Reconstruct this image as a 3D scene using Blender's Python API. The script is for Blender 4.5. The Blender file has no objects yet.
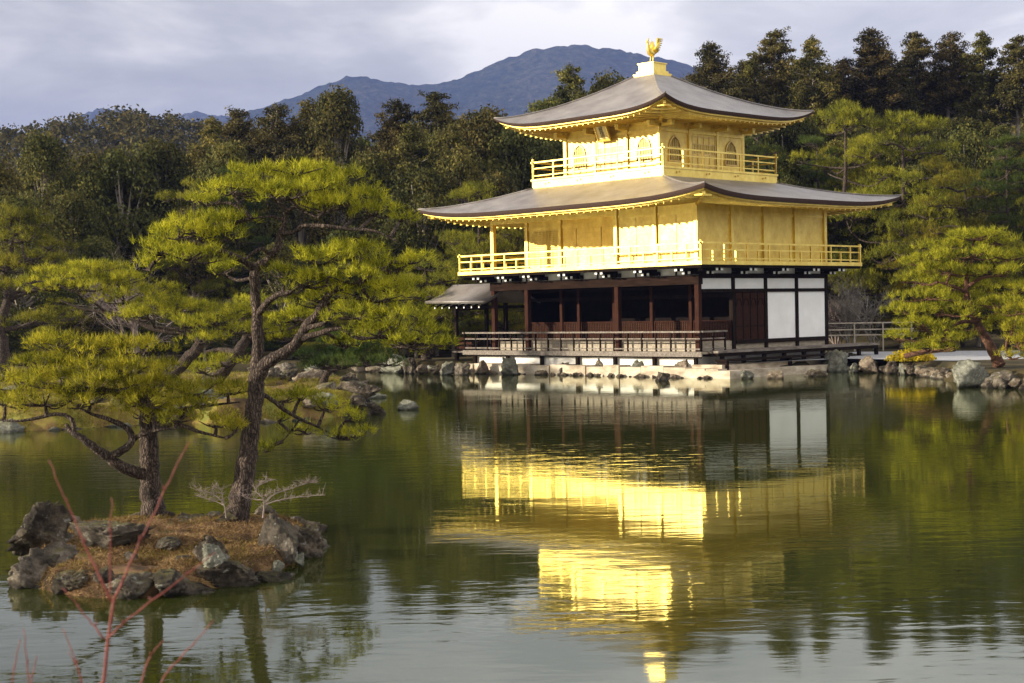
import bpy, math, random
import numpy as np
from mathutils import Matrix, Vector

# ------------------------------------------------------------------ camera
C = bpy.context.scene
COL = C.collection
F, PITCH, ROLL, EYE = 1531.8, -0.0197, -0.0198, 2.7053
cam_d = bpy.data.cameras.new('camera'); cam = bpy.data.objects.new('camera', cam_d); COL.objects.link(cam)
_f = np.array([0, math.cos(PITCH), math.sin(PITCH)])
_zu = np.array([0, -math.sin(PITCH), math.cos(PITCH)])
_x = np.array([1., 0, 0])
_r = math.cos(ROLL) * _x + math.sin(ROLL) * _zu
_u = -math.sin(ROLL) * _x + math.cos(ROLL) * _zu
cam.matrix_world = Matrix(((_r[0], _u[0], -_f[0], 0), (_r[1], _u[1], -_f[1], 0), (_r[2], _u[2], -_f[2], EYE), (0, 0, 0, 1)))
cam_d.sensor_width = 36; cam_d.lens = 36 * F / 1024
cam_d.clip_start = 0.1; cam_d.clip_end = 14000
cam_d.dof.use_dof = True; cam_d.dof.focus_distance = 34; cam_d.dof.aperture_fstop = 6.3
C.camera = cam
C.view_settings.view_transform = 'Standard'; C.view_settings.look = 'None'
C.view_settings.exposure = 0.9; C.view_settings.gamma = 1
C.cycles.max_bounces = 8; C.cycles.diffuse_bounces = 3; C.cycles.glossy_bounces = 3
C.cycles.transmission_bounces = 4; C.cycles.volume_bounces = 0
C.cycles.use_denoising = True
C.cycles.sample_clamp_indirect = 6
HAZE = 1.35e-4

# ------------------------------------------------------------------ sun and sky
SUN_EL = math.radians(14)
SUN_H = np.array([-.985, -.173]); SUN_H = SUN_H / np.linalg.norm(SUN_H)
sd = bpy.data.lights.new('sun', 'SUN'); sd.energy = 5.0; sd.angle = math.radians(.6); sd.color = (1, .90, .72)
sun = bpy.data.objects.new('sun', sd); COL.objects.link(sun)
sv = Vector((SUN_H[0] * math.cos(SUN_EL), SUN_H[1] * math.cos(SUN_EL), math.sin(SUN_EL)))
sun.rotation_euler = sv.to_track_quat('Z', 'Y').to_euler()

w = bpy.data.worlds.new('World'); C.world = w; w.use_nodes = True
nt = w.node_tree; nt.nodes.clear()
def N(nt, t, **k):
    n = nt.nodes.new(t)
    for a, b in k.items():
        if a.startswith('i_'):
            n.inputs[a[2:].replace('_', ' ')].default_value = b
        else: setattr(n, a, b)
    return n
def ramp(nt, stops, interp='LINEAR'):
    n = nt.nodes.new('ShaderNodeValToRGB'); cr = n.color_ramp; cr.interpolation = interp
    while len(cr.elements) < len(stops): cr.elements.new(.5)
    for e, (p, c) in zip(cr.elements, stops):
        e.position = p; e.color = (*c, 1) if len(c) == 3 else c
    return n
out = N(nt, 'ShaderNodeOutputWorld'); bg = N(nt, 'ShaderNodeBackground'); bg.inputs[1].default_value = .1
sky = N(nt, 'ShaderNodeTexSky', sky_type='NISHITA', sun_disc=False, sun_elevation=SUN_EL,
        sun_rotation=math.atan2(SUN_H[0], SUN_H[1]), altitude=100, air_density=1.3, dust_density=2.0)
tc = N(nt, 'ShaderNodeTexCoord')
mp = N(nt, 'ShaderNodeMapping'); mp.inputs['Scale'].default_value = (1, 1, 3.2); mp.inputs['Location'].default_value = (.35, .1, .4)
nt.links.new(tc.outputs['Generated'], mp.inputs[0])
n1 = N(nt, 'ShaderNodeTexNoise'); n1.inputs['Scale'].default_value = 5.0; n1.inputs['Detail'].default_value = 9; n1.inputs['Roughness'].default_value = .55; n1.inputs['Distortion'].default_value = .3
nt.links.new(mp.outputs[0], n1.inputs['Vector'])
# cloud deck: lavender grey, patches of lighter cloud (radiance x10 because background strength is .1)
cr = ramp(nt, [(.36, (2.5, 2.45, 2.45)), (.46, (2.95, 2.88, 2.82)), (.54, (3.8, 3.65, 3.5)), (.63, (5.2, 4.95, 4.7))])
nt.links.new(n1.outputs[0], cr.inputs[0])
sx = N(nt, 'ShaderNodeSeparateXYZ'); nt.links.new(tc.outputs['Generated'], sx.inputs[0])
# the cloud deck is thinner and brighter overhead and away to the east
up = N(nt, 'ShaderNodeMapRange'); up.inputs[1].default_value = .15; up.inputs[2].default_value = .30; up.inputs[3].default_value = 1.0; up.inputs[4].default_value = 1.45
nt.links.new(sx.outputs[2], up.inputs[0])
ea = N(nt, 'ShaderNodeMapRange'); ea.inputs[1].default_value = -.35; ea.inputs[2].default_value = .9; ea.inputs[3].default_value = .93; ea.inputs[4].default_value = 2.1
nt.links.new(sx.outputs[0], ea.inputs[0])
mm = N(nt, 'ShaderNodeMath', operation='MULTIPLY'); nt.links.new(up.outputs[0], mm.inputs[0]); nt.links.new(ea.outputs[0], mm.inputs[1])
vm = N(nt, 'ShaderNodeVectorMath', operation='SCALE'); nt.links.new(cr.outputs[0], vm.inputs[0]); nt.links.new(mm.outputs[0], vm.inputs['Scale'])
mx = N(nt, 'ShaderNodeMixRGB'); mx.inputs[0].default_value = .94
nt.links.new(sky.outputs[0], mx.inputs[1]); nt.links.new(vm.outputs[0], mx.inputs[2])
nt.links.new(mx.outputs[0], bg.inputs[0]); nt.links.new(bg.outputs[0], out.inputs[0])

# ------------------------------------------------------------------ helpers: pixels -> points, noise, meshes
def ray(px, py):
    X, Y = px - 512, py - 341.5
    c, s = math.cos(ROLL), math.sin(ROLL)
    u = c * X + s * Y; v = -s * X + c * Y
    c, s = math.cos(PITCH), math.sin(PITCH)
    d = np.array([u, F, -v])
    return np.array([d[0], c * d[1] - s * d[2], s * d[1] + c * d[2]])
def at(px, py, Y):
    d = ray(px, py); t = Y / d[1]
    return np.array([d[0] * t, Y, EYE + d[2] * t])
def on(px, py, z=0.):
    d = ray(px, py); t = (z - EYE) / d[2]
    return np.array([d[0] * t, d[1] * t, z])

def _h(i, seed):
    i = (i.astype(np.int64) * np.array([73856093, 19349663, 83492791])).sum(-1) + seed * 668265263
    i = (i ^ (i >> 13)) * 1274126177 & 0x7fffffff
    return ((i ^ (i >> 16)) & 0xffff) / 65535.
def vn(P, seed=0):
    P = np.asarray(P, float); I = np.floor(P); f = P - I; f = f * f * (3 - 2 * f); r = 0
    for dx in (0, 1):
        for dy in (0, 1):
            for dz in (0, 1):
                wt = (f[..., 0] if dx else 1 - f[..., 0]) * (f[..., 1] if dy else 1 - f[..., 1]) * (f[..., 2] if dz else 1 - f[..., 2])
                r = r + wt * _h(I + np.array([dx, dy, dz]), seed)
    return r * 2 - 1
def fbm(P, o=4, seed=0, g=.5):
    P = np.asarray(P, float); s = 0; a = 1
    for k in range(o):
        s = s + a * vn(P * 2 ** k + 17.3 * k, seed + k); a *= g
    return s

def link_mesh(name, V, Fc, mat, parent=None, smooth=False, mats=None, midx=None):
    me = bpy.data.meshes.new(name)
    V = np.asarray(V, np.float32)
    if isinstance(Fc, np.ndarray):
        n, k = Fc.shape
        me.vertices.add(len(V)); me.vertices.foreach_set('co', V.ravel())
        me.loops.add(n * k); me.loops.foreach_set('vertex_index', Fc.astype(np.int32).ravel())
        me.polygons.add(n); me.polygons.foreach_set('loop_start', np.arange(0, n * k, k, dtype=np.int32))
        me.polygons.foreach_set('loop_total', np.full(n, k, np.int32))
        me.update(calc_edges=True)
    else:
        me.from_pydata(V.tolist(), [], Fc)
    if smooth: me.polygons.foreach_set('use_smooth', np.ones(len(me.polygons), bool))
    me.materials.append(mat)
    if mats:
        for m_ in mats: me.materials.append(m_)
        me.polygons.foreach_set('material_index', np.asarray(midx, np.int32))
    o = bpy.data.objects.new(name, me); COL.objects.link(o)
    if parent is not None: o.parent = parent
    return o
def tag(o, label=None, cat=None, group=None, kind=None):
    if label: o['label'] = label
    if cat: o['category'] = cat
    if group: o['group'] = group
    if kind: o['kind'] = kind
    return o
def empty(name, loc, rz=0., label=None, cat=None, group=None):
    o = bpy.data.objects.new(name, None); COL.objects.link(o); o.location = loc; o.rotation_euler = (0, 0, rz)
    o.empty_display_size = .3
    return tag(o, label, cat, group)
def kids(o): return [c for c in bpy.data.objects if c.parent == o]
def copy_tree(o, children, loc, rz, sc, label, group=None):
    r = o.copy(); COL.objects.link(r); r.location = loc; r.rotation_euler = (0, 0, rz); r.scale = sc
    r['label'] = label
    if group: r['group'] = group
    elif 'group' in r: del r['group']
    for c in children:
        k = c.copy(); COL.objects.link(k); k.parent = r
    return r

class MB:
    def __init__(s): s.v = []; s.f = []
    def add(s, V, Fc):
        o = len(s.v); s.v += [tuple(map(float, p)) for p in V]; s.f += [tuple(i + o for i in f) for f in Fc]; return s
    def box(s, x0, x1, y0, y1, z0, z1):
        V = [(x, y, z) for x in (x0, x1) for y in (y0, y1) for z in (z0, z1)]
        return s.add(V, [(0, 1, 3, 2), (4, 6, 7, 5), (0, 4, 5, 1), (2, 3, 7, 6), (0, 2, 6, 4), (1, 5, 7, 3)])
    def c(s, x, y, z, a, b, h): return s.box(x - a / 2, x + a / 2, y - b / 2, y + b / 2, z - h / 2, z + h / 2)
    def beam(s, p, q, wd, ht):
        p, q = np.array(p, float), np.array(q, float); d = q - p; d /= np.linalg.norm(d)
        sd_ = np.cross(d, [0, 0, 1.]); 
        if np.linalg.norm(sd_) < 1e-3: sd_ = np.array([1., 0, 0])
        sd_ /= np.linalg.norm(sd_); u = np.cross(sd_, d)
        V = [e + a * sd_ * wd / 2 + b * u * ht / 2 for e in (p, q) for a, b in ((-1, -1), (1, -1), (1, 1), (-1, 1))]
        return s.add(V, [(3, 2, 1, 0), (4, 5, 6, 7), (0, 1, 5, 4), (1, 2, 6, 5), (2, 3, 7, 6), (3, 0, 4, 7)])
    def tube(s, P, R, n=8, cap=True):
        P = np.array(P, float); m = len(P); V = []; 
        T = np.gradient(P, axis=0); T /= (np.linalg.norm(T, axis=1)[:, None] + 1e-9)
        a = np.cross(T[0], [0.13, .97, .2]); a /= np.linalg.norm(a)
        for i in range(m):
            a = a - T[i] * a.dot(T[i]); a /= (np.linalg.norm(a) + 1e-9); b = np.cross(T[i], a)
            for k in range(n):
                t = 2 * math.pi * k / n; V.append(P[i] + R[i] * (math.cos(t) * a + math.sin(t) * b))
        Fc = [(i * n + k, i * n + (k + 1) % n, (i + 1) * n + (k + 1) % n, (i + 1) * n + k) for i in range(m - 1) for k in range(n)]
        if cap: Fc += [tuple(range(n))[::-1], tuple((m - 1) * n + k for k in range(n))]
        return s.add(V, Fc)
    def grid(s, G):
        G = np.asarray(G); a, b = G.shape[:2]
        return s.add(G.reshape(-1, 3), [(i * b + j, (i + 1) * b + j, (i + 1) * b + j + 1, i * b + j + 1) for i in range(a - 1) for j in range(b - 1)])
    def build(s, name, mat, parent=None, smooth=False): return link_mesh(name, s.v, s.f, mat, parent, smooth)

def spline(P, n=6):
    P = np.array(P, float)
    if len(P) < 3:
        t = np.linspace(0, 1, n + 1)[:, None]; return P[0] * (1 - t) + P[-1] * t
    Q = np.vstack([2 * P[0] - P[1], P, 2 * P[-1] - P[-2]]); o = []
    for i in range(1, len(Q) - 2):
        for t in np.arange(n) / n:
            a, b, c, d = Q[i - 1:i + 3]
            o.append(.5 * ((2 * b) + (c - a) * t + (2 * a - 5 * b + 4 * c - d) * t * t + (3 * b - a - 3 * c + d) * t ** 3))
    o.append(P[-1]); return np.array(o)

# ------------------------------------------------------------------ materials
def mat(name):
    m = bpy.data.materials.new(name); m.use_nodes = True; t = m.node_tree
    return m, t, t.nodes['Principled BSDF'], t.nodes['Material Output']
def noise(t, scale, detail=5, rough=.55, coord='Object', vec=None, sc=None):
    n = N(t, 'ShaderNodeTexNoise'); n.inputs['Scale'].default_value = scale; n.inputs['Detail'].default_value = detail; n.inputs['Roughness'].default_value = rough
    tcn = N(t, 'ShaderNodeTexCoord'); src = tcn.outputs[coord]
    if sc:
        m_ = N(t, 'ShaderNodeMapping'); m_.inputs['Scale'].default_value = sc; t.links.new(src, m_.inputs[0]); src = m_.outputs[0]
    t.links.new(src, n.inputs['Vector']); return n
def bump(t, b, h, strength=.5, dist=.02):
    n = N(t, 'ShaderNodeBump'); n.inputs['Strength'].default_value = strength; n.inputs['Distance'].default_value = dist
    t.links.new(h, n.inputs['Height']); t.links.new(n.outputs[0], b.inputs['Normal']); return n
def simple(name, stops, scale=6, rough=.7, bs=.4, bd=.01, sc=None, spec=.3, detail=6, metal=0., coord='Object'):
    m, t, b, o = mat(name); n = noise(t, scale, detail, sc=sc, coord=coord); r = ramp(t, stops)
    t.links.new(n.outputs[0], r.inputs[0]); t.links.new(r.outputs[0], b.inputs['Base Color'])
    b.inputs['Roughness'].default_value = rough if spec > .06 else .9; b.inputs['Specular IOR Level'].default_value = spec; b.inputs['Metallic'].default_value = metal
    if bs: bump(t, b, n.outputs[0], bs, bd)
    return m

def gold_mat(name, boards=0., rough=.42, tint=(1, 1, 1)):
    m, t, b, o = mat(name)
    n = noise(t, 2.2, 9, .68, sc=(1, 1, .6)); r = ramp(t, [(.32, (.62 * tint[0], .42 * tint[1], .045)), (.5, (.76 * tint[0], .56 * tint[1], .08)), (.68, (.87 * tint[0], .69 * tint[1], .15))])
    t.links.new(n.outputs[0], r.inputs[0]); t.links.new(r.outputs[0], b.inputs['Base Color'])
    b.inputs['Metallic'].default_value = .85; b.inputs['Coat Weight'].default_value = .65; b.inputs['Coat Roughness'].default_value = .4; b.inputs['Coat IOR'].default_value = 1.8
    rr = N(t, 'ShaderNodeMapRange'); rr.inputs[1].default_value = .3; rr.inputs[2].default_value = .7; rr.inputs[3].default_value = rough - .08; rr.inputs[4].default_value = rough + .16
    n2 = noise(t, 9, 4); t.links.new(n2.outputs[0], rr.inputs[0]); t.links.new(rr.outputs[0], b.inputs['Roughness'])
    if boards:
        wv = N(t, 'ShaderNodeTexWave', wave_type='BANDS', bands_direction='Z', wave_profile='SAW'); wv.inputs['Scale'].default_value = boards
        wv.inputs['Distortion'].default_value = .15
        tcn = N(t, 'ShaderNodeTexCoord'); t.links.new(tcn.outputs['Object'], wv.inputs['Vector'])
        ad = N(t, 'ShaderNodeMath', operation='MULTIPLY_ADD'); ad.inputs[1].default_value = .5
        t.links.new(n2.outputs[0], ad.inputs[0]); t.links.new(wv.outputs['Fac'], ad.inputs[2])
        bump(t, b, ad.outputs[0], .35, .012)
    else: bump(t, b, n2.outputs[0], .25, .01)
    return m
M = {}
M['gold'] = gold_mat('gold_leaf', 0, .46)
M['gold_wall'] = gold_mat('gold_leaf_boards', 1.6, .55)
M['gold_dark'] = gold_mat('aged_gold_leaf', 0, .5, (.8, .74, 1))
M['dark_wood'] = simple('dark_timber', [(.3, (.007, .005, .004)), (.6, (.016, .010, .007)), (.8, (.032, .02, .014))], 4, .6, .3, .01, (3, 3, .5), spec=.05)
M['red_wood'] = simple('red_brown_timber', [(.3, (.022, .010, .007)), (.6, (.045, .018, .011)), (.8, (.075, .03, .018))], 5, .55, .3, .01, (4, 4, .6), spec=.05)
M['beam_wood'] = simple('brown_beam_timber', [(.3, (.010, .006, .004)), (.6, (.022, .012, .008)), (.8, (.04, .022, .015))], 4, .6, .3, .01, (.5, 3, 3), spec=.05)
M['grey_wood'] = simple('weathered_timber', [(.3, (.10, .085, .07)), (.55, (.20, .17, .145)), (.8, (.34, .31, .27))], 3, .8, .4, .01, (6, .8, 4), spec=.05)
M['deck_wood'] = simple('worn_deck_boards', [(.3, (.20, .165, .12)), (.55, (.33, .28, .21)), (.8, (.44, .38, .30))], 3, .8, .3, .01, (5, 1, 4))
M['plaster'] = simple('white_plaster', [(.3, (.72, .71, .69)), (.7, (.82, .82, .81))], 1.4, .85, .15, .004)
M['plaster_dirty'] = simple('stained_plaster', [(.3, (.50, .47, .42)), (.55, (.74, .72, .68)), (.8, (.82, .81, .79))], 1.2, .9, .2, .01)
M['white_tip'] = simple('white_painted_beam_end', [(.3, (.7, .69, .66)), (.7, (.8, .8, .78))], 5, .7, 0)
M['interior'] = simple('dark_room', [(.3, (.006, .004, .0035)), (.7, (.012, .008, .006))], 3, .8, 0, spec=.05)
M['glass_dark'] = simple('window_lattice_paper', [(.3, (.16, .11, .03)), (.7, (.28, .20, .06))], 6, .5, 0, metal=.4)

def roof_mat(name, a, b_, c_):
    m, t, b, o = mat(name)
    tcn = N(t, 'ShaderNodeTexCoord')
    n = noise(t, 1.2, 7, .6); n3 = noise(t, 30, 3, .6)
    r = ramp(t, [(.3, a), (.52, b_), (.75, c_)]); t.links.new(n.outputs[0], r.inputs[0])
    mxr = N(t, 'ShaderNodeMixRGB', blend_type='MULTIPLY'); mxr.inputs[0].default_value = .45
    r2 = ramp(t, [(.3, (.55, .55, .55)), (.7, (1, 1, 1))]); t.links.new(n3.outputs[0], r2.inputs[0])
    t.links.new(r.outputs[0], mxr.inputs[1]); t.links.new(r2.outputs[0], mxr.inputs[2]); t.links.new(mxr.outputs[0], b.inputs['Base Color'])
    # courses of shingle follow height
    wv = N(t, 'ShaderNodeTexWave', wave_type='BANDS', bands_direction='Z', wave_profile='SAW'); wv.inputs['Scale'].default_value = 7; wv.inputs['Distortion'].default_value = .4
    t.links.new(tcn.outputs['Object'], wv.inputs['Vector'])
    ad = N(t, 'ShaderNodeMath', operation='ADD'); t.links.new(wv.outputs['Fac'], ad.inputs[0]); t.links.new(n3.outputs[0], ad.inputs[1])
    bump(t, b, ad.outputs[0], .7, .02)
    b.inputs['Roughness'].default_value = .42; b.inputs['Specular IOR Level'].default_value = .9
    return m
M['roof'] = roof_mat('bark_shingle_roof', (.12, .10, .09), (.19, .165, .15), (.27, .24, .22))
M['roof_edge'] = simple('bark_shingle_edge', [(.3, (.02, .011, .008)), (.7, (.07, .035, .022))], 8, .75, .5, .02, (1, 1, 14))

def rock_mat(name, cols, moss=.35, warm=.0):
    m, t, b, o = mat(name); n = noise(t, 3.6, 10, .72); r = ramp(t, [(.34, cols[0]), (.46, cols[1]), (.56, cols[2]), (.68, cols[3])])
    oi = N(t, 'ShaderNodeObjectInfo'); hs = N(t, 'ShaderNodeHueSaturation')
    mr = N(t, 'ShaderNodeMapRange'); mr.inputs[3].default_value = .65; mr.inputs[4].default_value = 1.35
    t.links.new(oi.outputs['Random'], mr.inputs[0]); t.links.new(mr.outputs[0], hs.inputs['Value'])
    t.links.new(n.outputs[0], r.inputs[0]); t.links.new(r.outputs[0], hs.inputs['Color'])
    # lichen and moss on the upward faces, broken by noise
    g = N(t, 'ShaderNodeNewGeometry'); s = N(t, 'ShaderNodeSeparateXYZ'); t.links.new(g.outputs['Normal'], s.inputs[0])
    n2 = noise(t, 3.2, 7, .6); ad = N(t, 'ShaderNodeMath', operation='MULTIPLY'); t.links.new(s.outputs[2], ad.inputs[0]); t.links.new(n2.outputs[0], ad.inputs[1])
    mk = N(t, 'ShaderNodeMapRange'); mk.inputs[1].default_value = .36; mk.inputs[2].default_value = .5; mk.inputs[4].default_value = moss * 2; t.links.new(ad.outputs[0], mk.inputs[0])
    mx_ = N(t, 'ShaderNodeMixRGB'); t.links.new(mk.outputs[0], mx_.inputs[0]); t.links.new(hs.outputs[0], mx_.inputs[1]); mx_.inputs[2].default_value = (.13, .115, .025, 1)
    n4 = noise(t, 9, 5, .6); lk = N(t, 'ShaderNodeMapRange'); lk.inputs[1].default_value = .6; lk.inputs[2].default_value = .66; lk.inputs[4].default_value = .55; t.links.new(n4.outputs[0], lk.inputs[0])
    m2 = N(t, 'ShaderNodeMixRGB'); t.links.new(lk.outputs[0], m2.inputs[0]); t.links.new(mx_.outputs[0], m2.inputs[1]); m2.inputs[2].default_value = (.42, .42, .36, 1)
    # wet dark band at the waterline
    ps = N(t, 'ShaderNodeSeparateXYZ'); t.links.new(g.outputs['Position'], ps.inputs[0])
    wb = N(t, 'ShaderNodeMapRange'); wb.inputs[1].default_value = .03; wb.inputs[2].default_value = .09; wb.inputs[3].default_value = .35; wb.inputs[4].default_value = 1; t.links.new(ps.outputs[2], wb.inputs[0])
    m3 = N(t, 'ShaderNodeVectorMath', operation='SCALE'); t.links.new(m2.outputs[0], m3.inputs[0]); t.links.new(wb.outputs[0], m3.inputs['Scale'])
    t.links.new(m3.outputs[0], b.inputs['Base Color']); b.inputs['Roughness'].default_value = .85; b.inputs['Specular IOR Level'].default_value = .25
    nb = noise(t, 7, 10, .75); bump(t, b, nb.outputs[0], 1.0, .16); return m
M['rock'] = rock_mat('weathered_rock', [(.03, .024, .018), (.10, .082, .062), (.21, .175, .135), (.34, .30, .24)])
M['rock_pale'] = rock_mat('pale_green_rock', [(.06, .062, .048), (.16, .16, .125), (.27, .265, .21), (.40, .385, .32)], .25)
M['rock_warm'] = rock_mat('warm_sandy_rock', [(.06, .045, .032), (.16, .12, .085), (.27, .215, .16), (.38, .32, .25)], .2)
M['rock_dark'] = rock_mat('dark_crag', [(.012, .009, .007), (.045, .034, .024), (.14, .11, .08), (.30, .25, .19)], .3)

def bark(name, a, b_, c_):
    m, t, b, o = mat(name); v = N(t, 'ShaderNodeTexVoronoi', feature='DISTANCE_TO_EDGE'); v.inputs['Scale'].default_value = 34
    tcn = N(t, 'ShaderNodeTexCoord'); mp_ = N(t, 'ShaderNodeMapping'); mp_.inputs['Scale'].default_value = (1, 1, .16)
    t.links.new(tcn.outputs['Object'], mp_.inputs[0]); nn = noise(t, 7, 6)
    vmx = N(t, 'ShaderNodeVectorMath', operation='MULTIPLY_ADD'); vmx.inputs[1].default_value = (.12, .12, .12)
    t.links.new(nn.outputs['Color'], vmx.inputs[0]); t.links.new(mp_.outputs[0], vmx.inputs[2]); t.links.new(vmx.outputs[0], v.inputs['Vector'])
    r = ramp(t, [(0, a), (.12, b_), (.5, c_)]); t.links.new(v.outputs[0], r.inputs[0])
    r2 = ramp(t, [(.3, (.5, .5, .5)), (.7, (1.15, 1.1, 1.05))]); t.links.new(nn.outputs[0], r2.inputs[0])
    mu = N(t, 'ShaderNodeMixRGB', blend_type='MULTIPLY'); mu.inputs[0].default_value = .9
    t.links.new(r.outputs[0], mu.inputs[1]); t.links.new(r2.outputs[0], mu.inputs[2])
    t.links.new(mu.outputs[0], b.inputs['Base Color']); b.inputs['Roughness'].default_value = .85; b.inputs['Specular IOR Level'].default_value = .2
    bump(t, b, v.outputs[0], .9, .06); return m
M['bark'] = bark('pine_bark', (.014, .010, .008), (.085, .062, .05), (.25, .19, .155))
M['bark_red'] = bark('red_pine_bark', (.035, .016, .010), (.17, .085, .052), (.32, .17, .11))
M['bark_pale'] = simple('pale_smooth_bark', [(.3, (.14, .12, .10)), (.7, (.36, .33, .28))], 5, .9, .4, .02, (1, 1, .3))
M['bark_far'] = simple('grey_conifer_bark', [(.3, (.16, .13, .10)), (.7, (.38, .33, .27))], 3, .9, .4, .02, (1, 1, .3))
M['twig_red'] = simple('red_twig_bark', [(.3, (.12, .025, .02)), (.6, (.22, .055, .042)), (.8, (.34, .15, .12))], 40, .6, .3, .002)
M['twig_bare'] = simple('bare_twig_bark', [(.3, (.13, .10, .09)), (.7, (.32, .25, .22))], 8, .9, 0)

def leaf(name, cols, trans=.35, nscale=1.5, vr=(.72, 1.3)):
    m, t, b, o = mat(name)
    n = noise(t, nscale, 4, .6); g = N(t, 'ShaderNodeNewGeometry'); oi = N(t, 'ShaderNodeObjectInfo')
    a = N(t, 'ShaderNodeMath', operation='MULTIPLY_ADD'); a.inputs[1].default_value = .28; t.links.new(g.outputs['Random Per Island'], a.inputs[0]); t.links.new(n.outputs[0], a.inputs[2])
    s = N(t, 'ShaderNodeMath', operation='SUBTRACT'); s.inputs[1].default_value = .14; t.links.new(a.outputs[0], s.inputs[0])
    r = ramp(t, [(.28, cols[0]), (.5, cols[1]), (.72, cols[2])]); t.links.new(s.outputs[0], r.inputs[0])
    hs = N(t, 'ShaderNodeHueSaturation'); mr = N(t, 'ShaderNodeMapRange'); mr.inputs[3].default_value = vr[0]; mr.inputs[4].default_value = vr[1]
    t.links.new(oi.outputs['Random'], mr.inputs[0]); t.links.new(mr.outputs[0], hs.inputs['Value']); t.links.new(r.outputs[0], hs.inputs['Color'])
    mh = N(t, 'ShaderNodeMapRange'); mh.inputs[3].default_value = .485; mh.inputs[4].default_value = .515
    ml = N(t, 'ShaderNodeMath', operation='FRACT'); mq = N(t, 'ShaderNodeMath', operation='MULTIPLY'); mq.inputs[1].default_value = 7.31
    t.links.new(oi.outputs['Random'], mq.inputs[0]); t.links.new(mq.outputs[0], ml.inputs[0]); t.links.new(ml.outputs[0], mh.inputs[0]); t.links.new(mh.outputs[0], hs.inputs['Hue'])
    t.links.new(hs.outputs[0], b.inputs['Base Color']); b.inputs['Roughness'].default_value = .7; b.inputs['Specular IOR Level'].default_value = .12
    tr = N(t, 'ShaderNodeBsdfTranslucent'); t.links.new(hs.outputs[0], tr.inputs[0]); ms = N(t, 'ShaderNodeMixShader'); ms.inputs[0].default_value = trans
    t.links.new(b.outputs[0], ms.inputs[1]); t.links.new(tr.outputs[0], ms.inputs[2]); t.links.new(ms.outputs[0], o.inputs[0]); return m
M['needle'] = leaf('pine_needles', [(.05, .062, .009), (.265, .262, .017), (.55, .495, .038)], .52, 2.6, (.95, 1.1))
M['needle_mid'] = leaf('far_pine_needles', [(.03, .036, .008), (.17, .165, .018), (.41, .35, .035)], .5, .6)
M['needle_dark'] = leaf('shaded_pine_needles', [(.018, .03, .008), (.05, .07, .014), (.10, .12, .02)], .35, .6)  # dark needle copy; the small island pine's shade is put into the colour
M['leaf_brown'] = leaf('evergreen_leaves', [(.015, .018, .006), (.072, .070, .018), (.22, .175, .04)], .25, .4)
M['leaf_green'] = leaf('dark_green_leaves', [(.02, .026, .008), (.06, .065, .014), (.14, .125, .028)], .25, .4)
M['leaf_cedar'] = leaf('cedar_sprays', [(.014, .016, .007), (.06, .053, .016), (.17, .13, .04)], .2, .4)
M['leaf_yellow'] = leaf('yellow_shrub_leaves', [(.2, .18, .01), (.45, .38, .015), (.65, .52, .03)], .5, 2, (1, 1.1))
M['litter'] = leaf('fallen_brown_needles', [(.05, .026, .012), (.17, .09, .04), (.33, .20, .10)], .1, 3)
M['moss'] = leaf('moss_blades', [(.06, .055, .01), (.18, .15, .02), (.30, .24, .04)], .3, 2)

def ground_mat(name, stops, sc=.5, big=None):
    m, t, b, o = mat(name); n = noise(t, sc, 10, .62, coord='Object'); r = ramp(t, stops)
    t.links.new(n.outputs[0], r.inputs[0]); t.links.new(r.outputs[0], b.inputs['Base Color']); b.inputs['Roughness'].default_value = .95
    b.inputs['Specular IOR Level'].default_value = .15
    n2 = noise(t, 5, 8, .7); bump(t, b, n2.outputs[0], .8, .08); return m
M['ground'] = ground_mat('forest_floor', [(.3, (.02, .018, .008)), (.48, (.045, .036, .016)), (.6, (.08, .06, .026)), (.75, (.07, .075, .02))])
M['island'] = ground_mat('island_earth', [(.36, (.03, .02, .011)), (.45, (.09, .052, .026)), (.54, (.19, .11, .055)), (.64, (.10, .10, .02))], 1.6)
M['island_moss'] = ground_mat('mossy_island_earth', [(.36, (.05, .032, .014)), (.45, (.15, .095, .035)), (.54, (.20, .16, .035)), (.64, (.14, .15, .03))], .9)
M['gravel'] = simple('pale_gravel', [(.3, (.24, .24, .25)), (.7, (.42, .42, .43))], 14, .95, .5, .02)
M['stone_base'] = simple('sandy_stone_course', [(.3, (.22, .17, .12)), (.5, (.42, .35, .26)), (.7, (.58, .51, .40))], 1.6, .9, .6, .04, (1, 1, 2))
def mountain_mat():
    m, t, b, o = mat('wooded_mountain'); n = noise(t, .004, 8, .6); n2 = noise(t, .06, 5, .75)
    a = N(t, 'ShaderNodeMath', operation='MULTIPLY_ADD'); a.inputs[1].default_value = .9; a2 = N(t, 'ShaderNodeMath', operation='MULTIPLY_ADD'); a2.inputs[1].default_value = .5; a2.inputs[2].default_value = -.2
    t.links.new(n.outputs[0], a2.inputs[0]); t.links.new(n2.outputs[0], a.inputs[0]); t.links.new(a2.outputs[0], a.inputs[2])
    r = ramp(t, [(.36, (.006, .012, .012)), (.48, (.02, .03, .022)), (.58, (.05, .055, .035)), (.7, (.10, .085, .06))]); t.links.new(a.outputs[0], r.inputs[0]); t.links.new(r.outputs[0], b.inputs['Base Color'])
    b.inputs['Roughness'].default_value = 1; b.inputs['Specular IOR Level'].default_value = 0; bump(t, b, n2.outputs[0], 1, 14); return m
M['mountain'] = mountain_mat()

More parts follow.
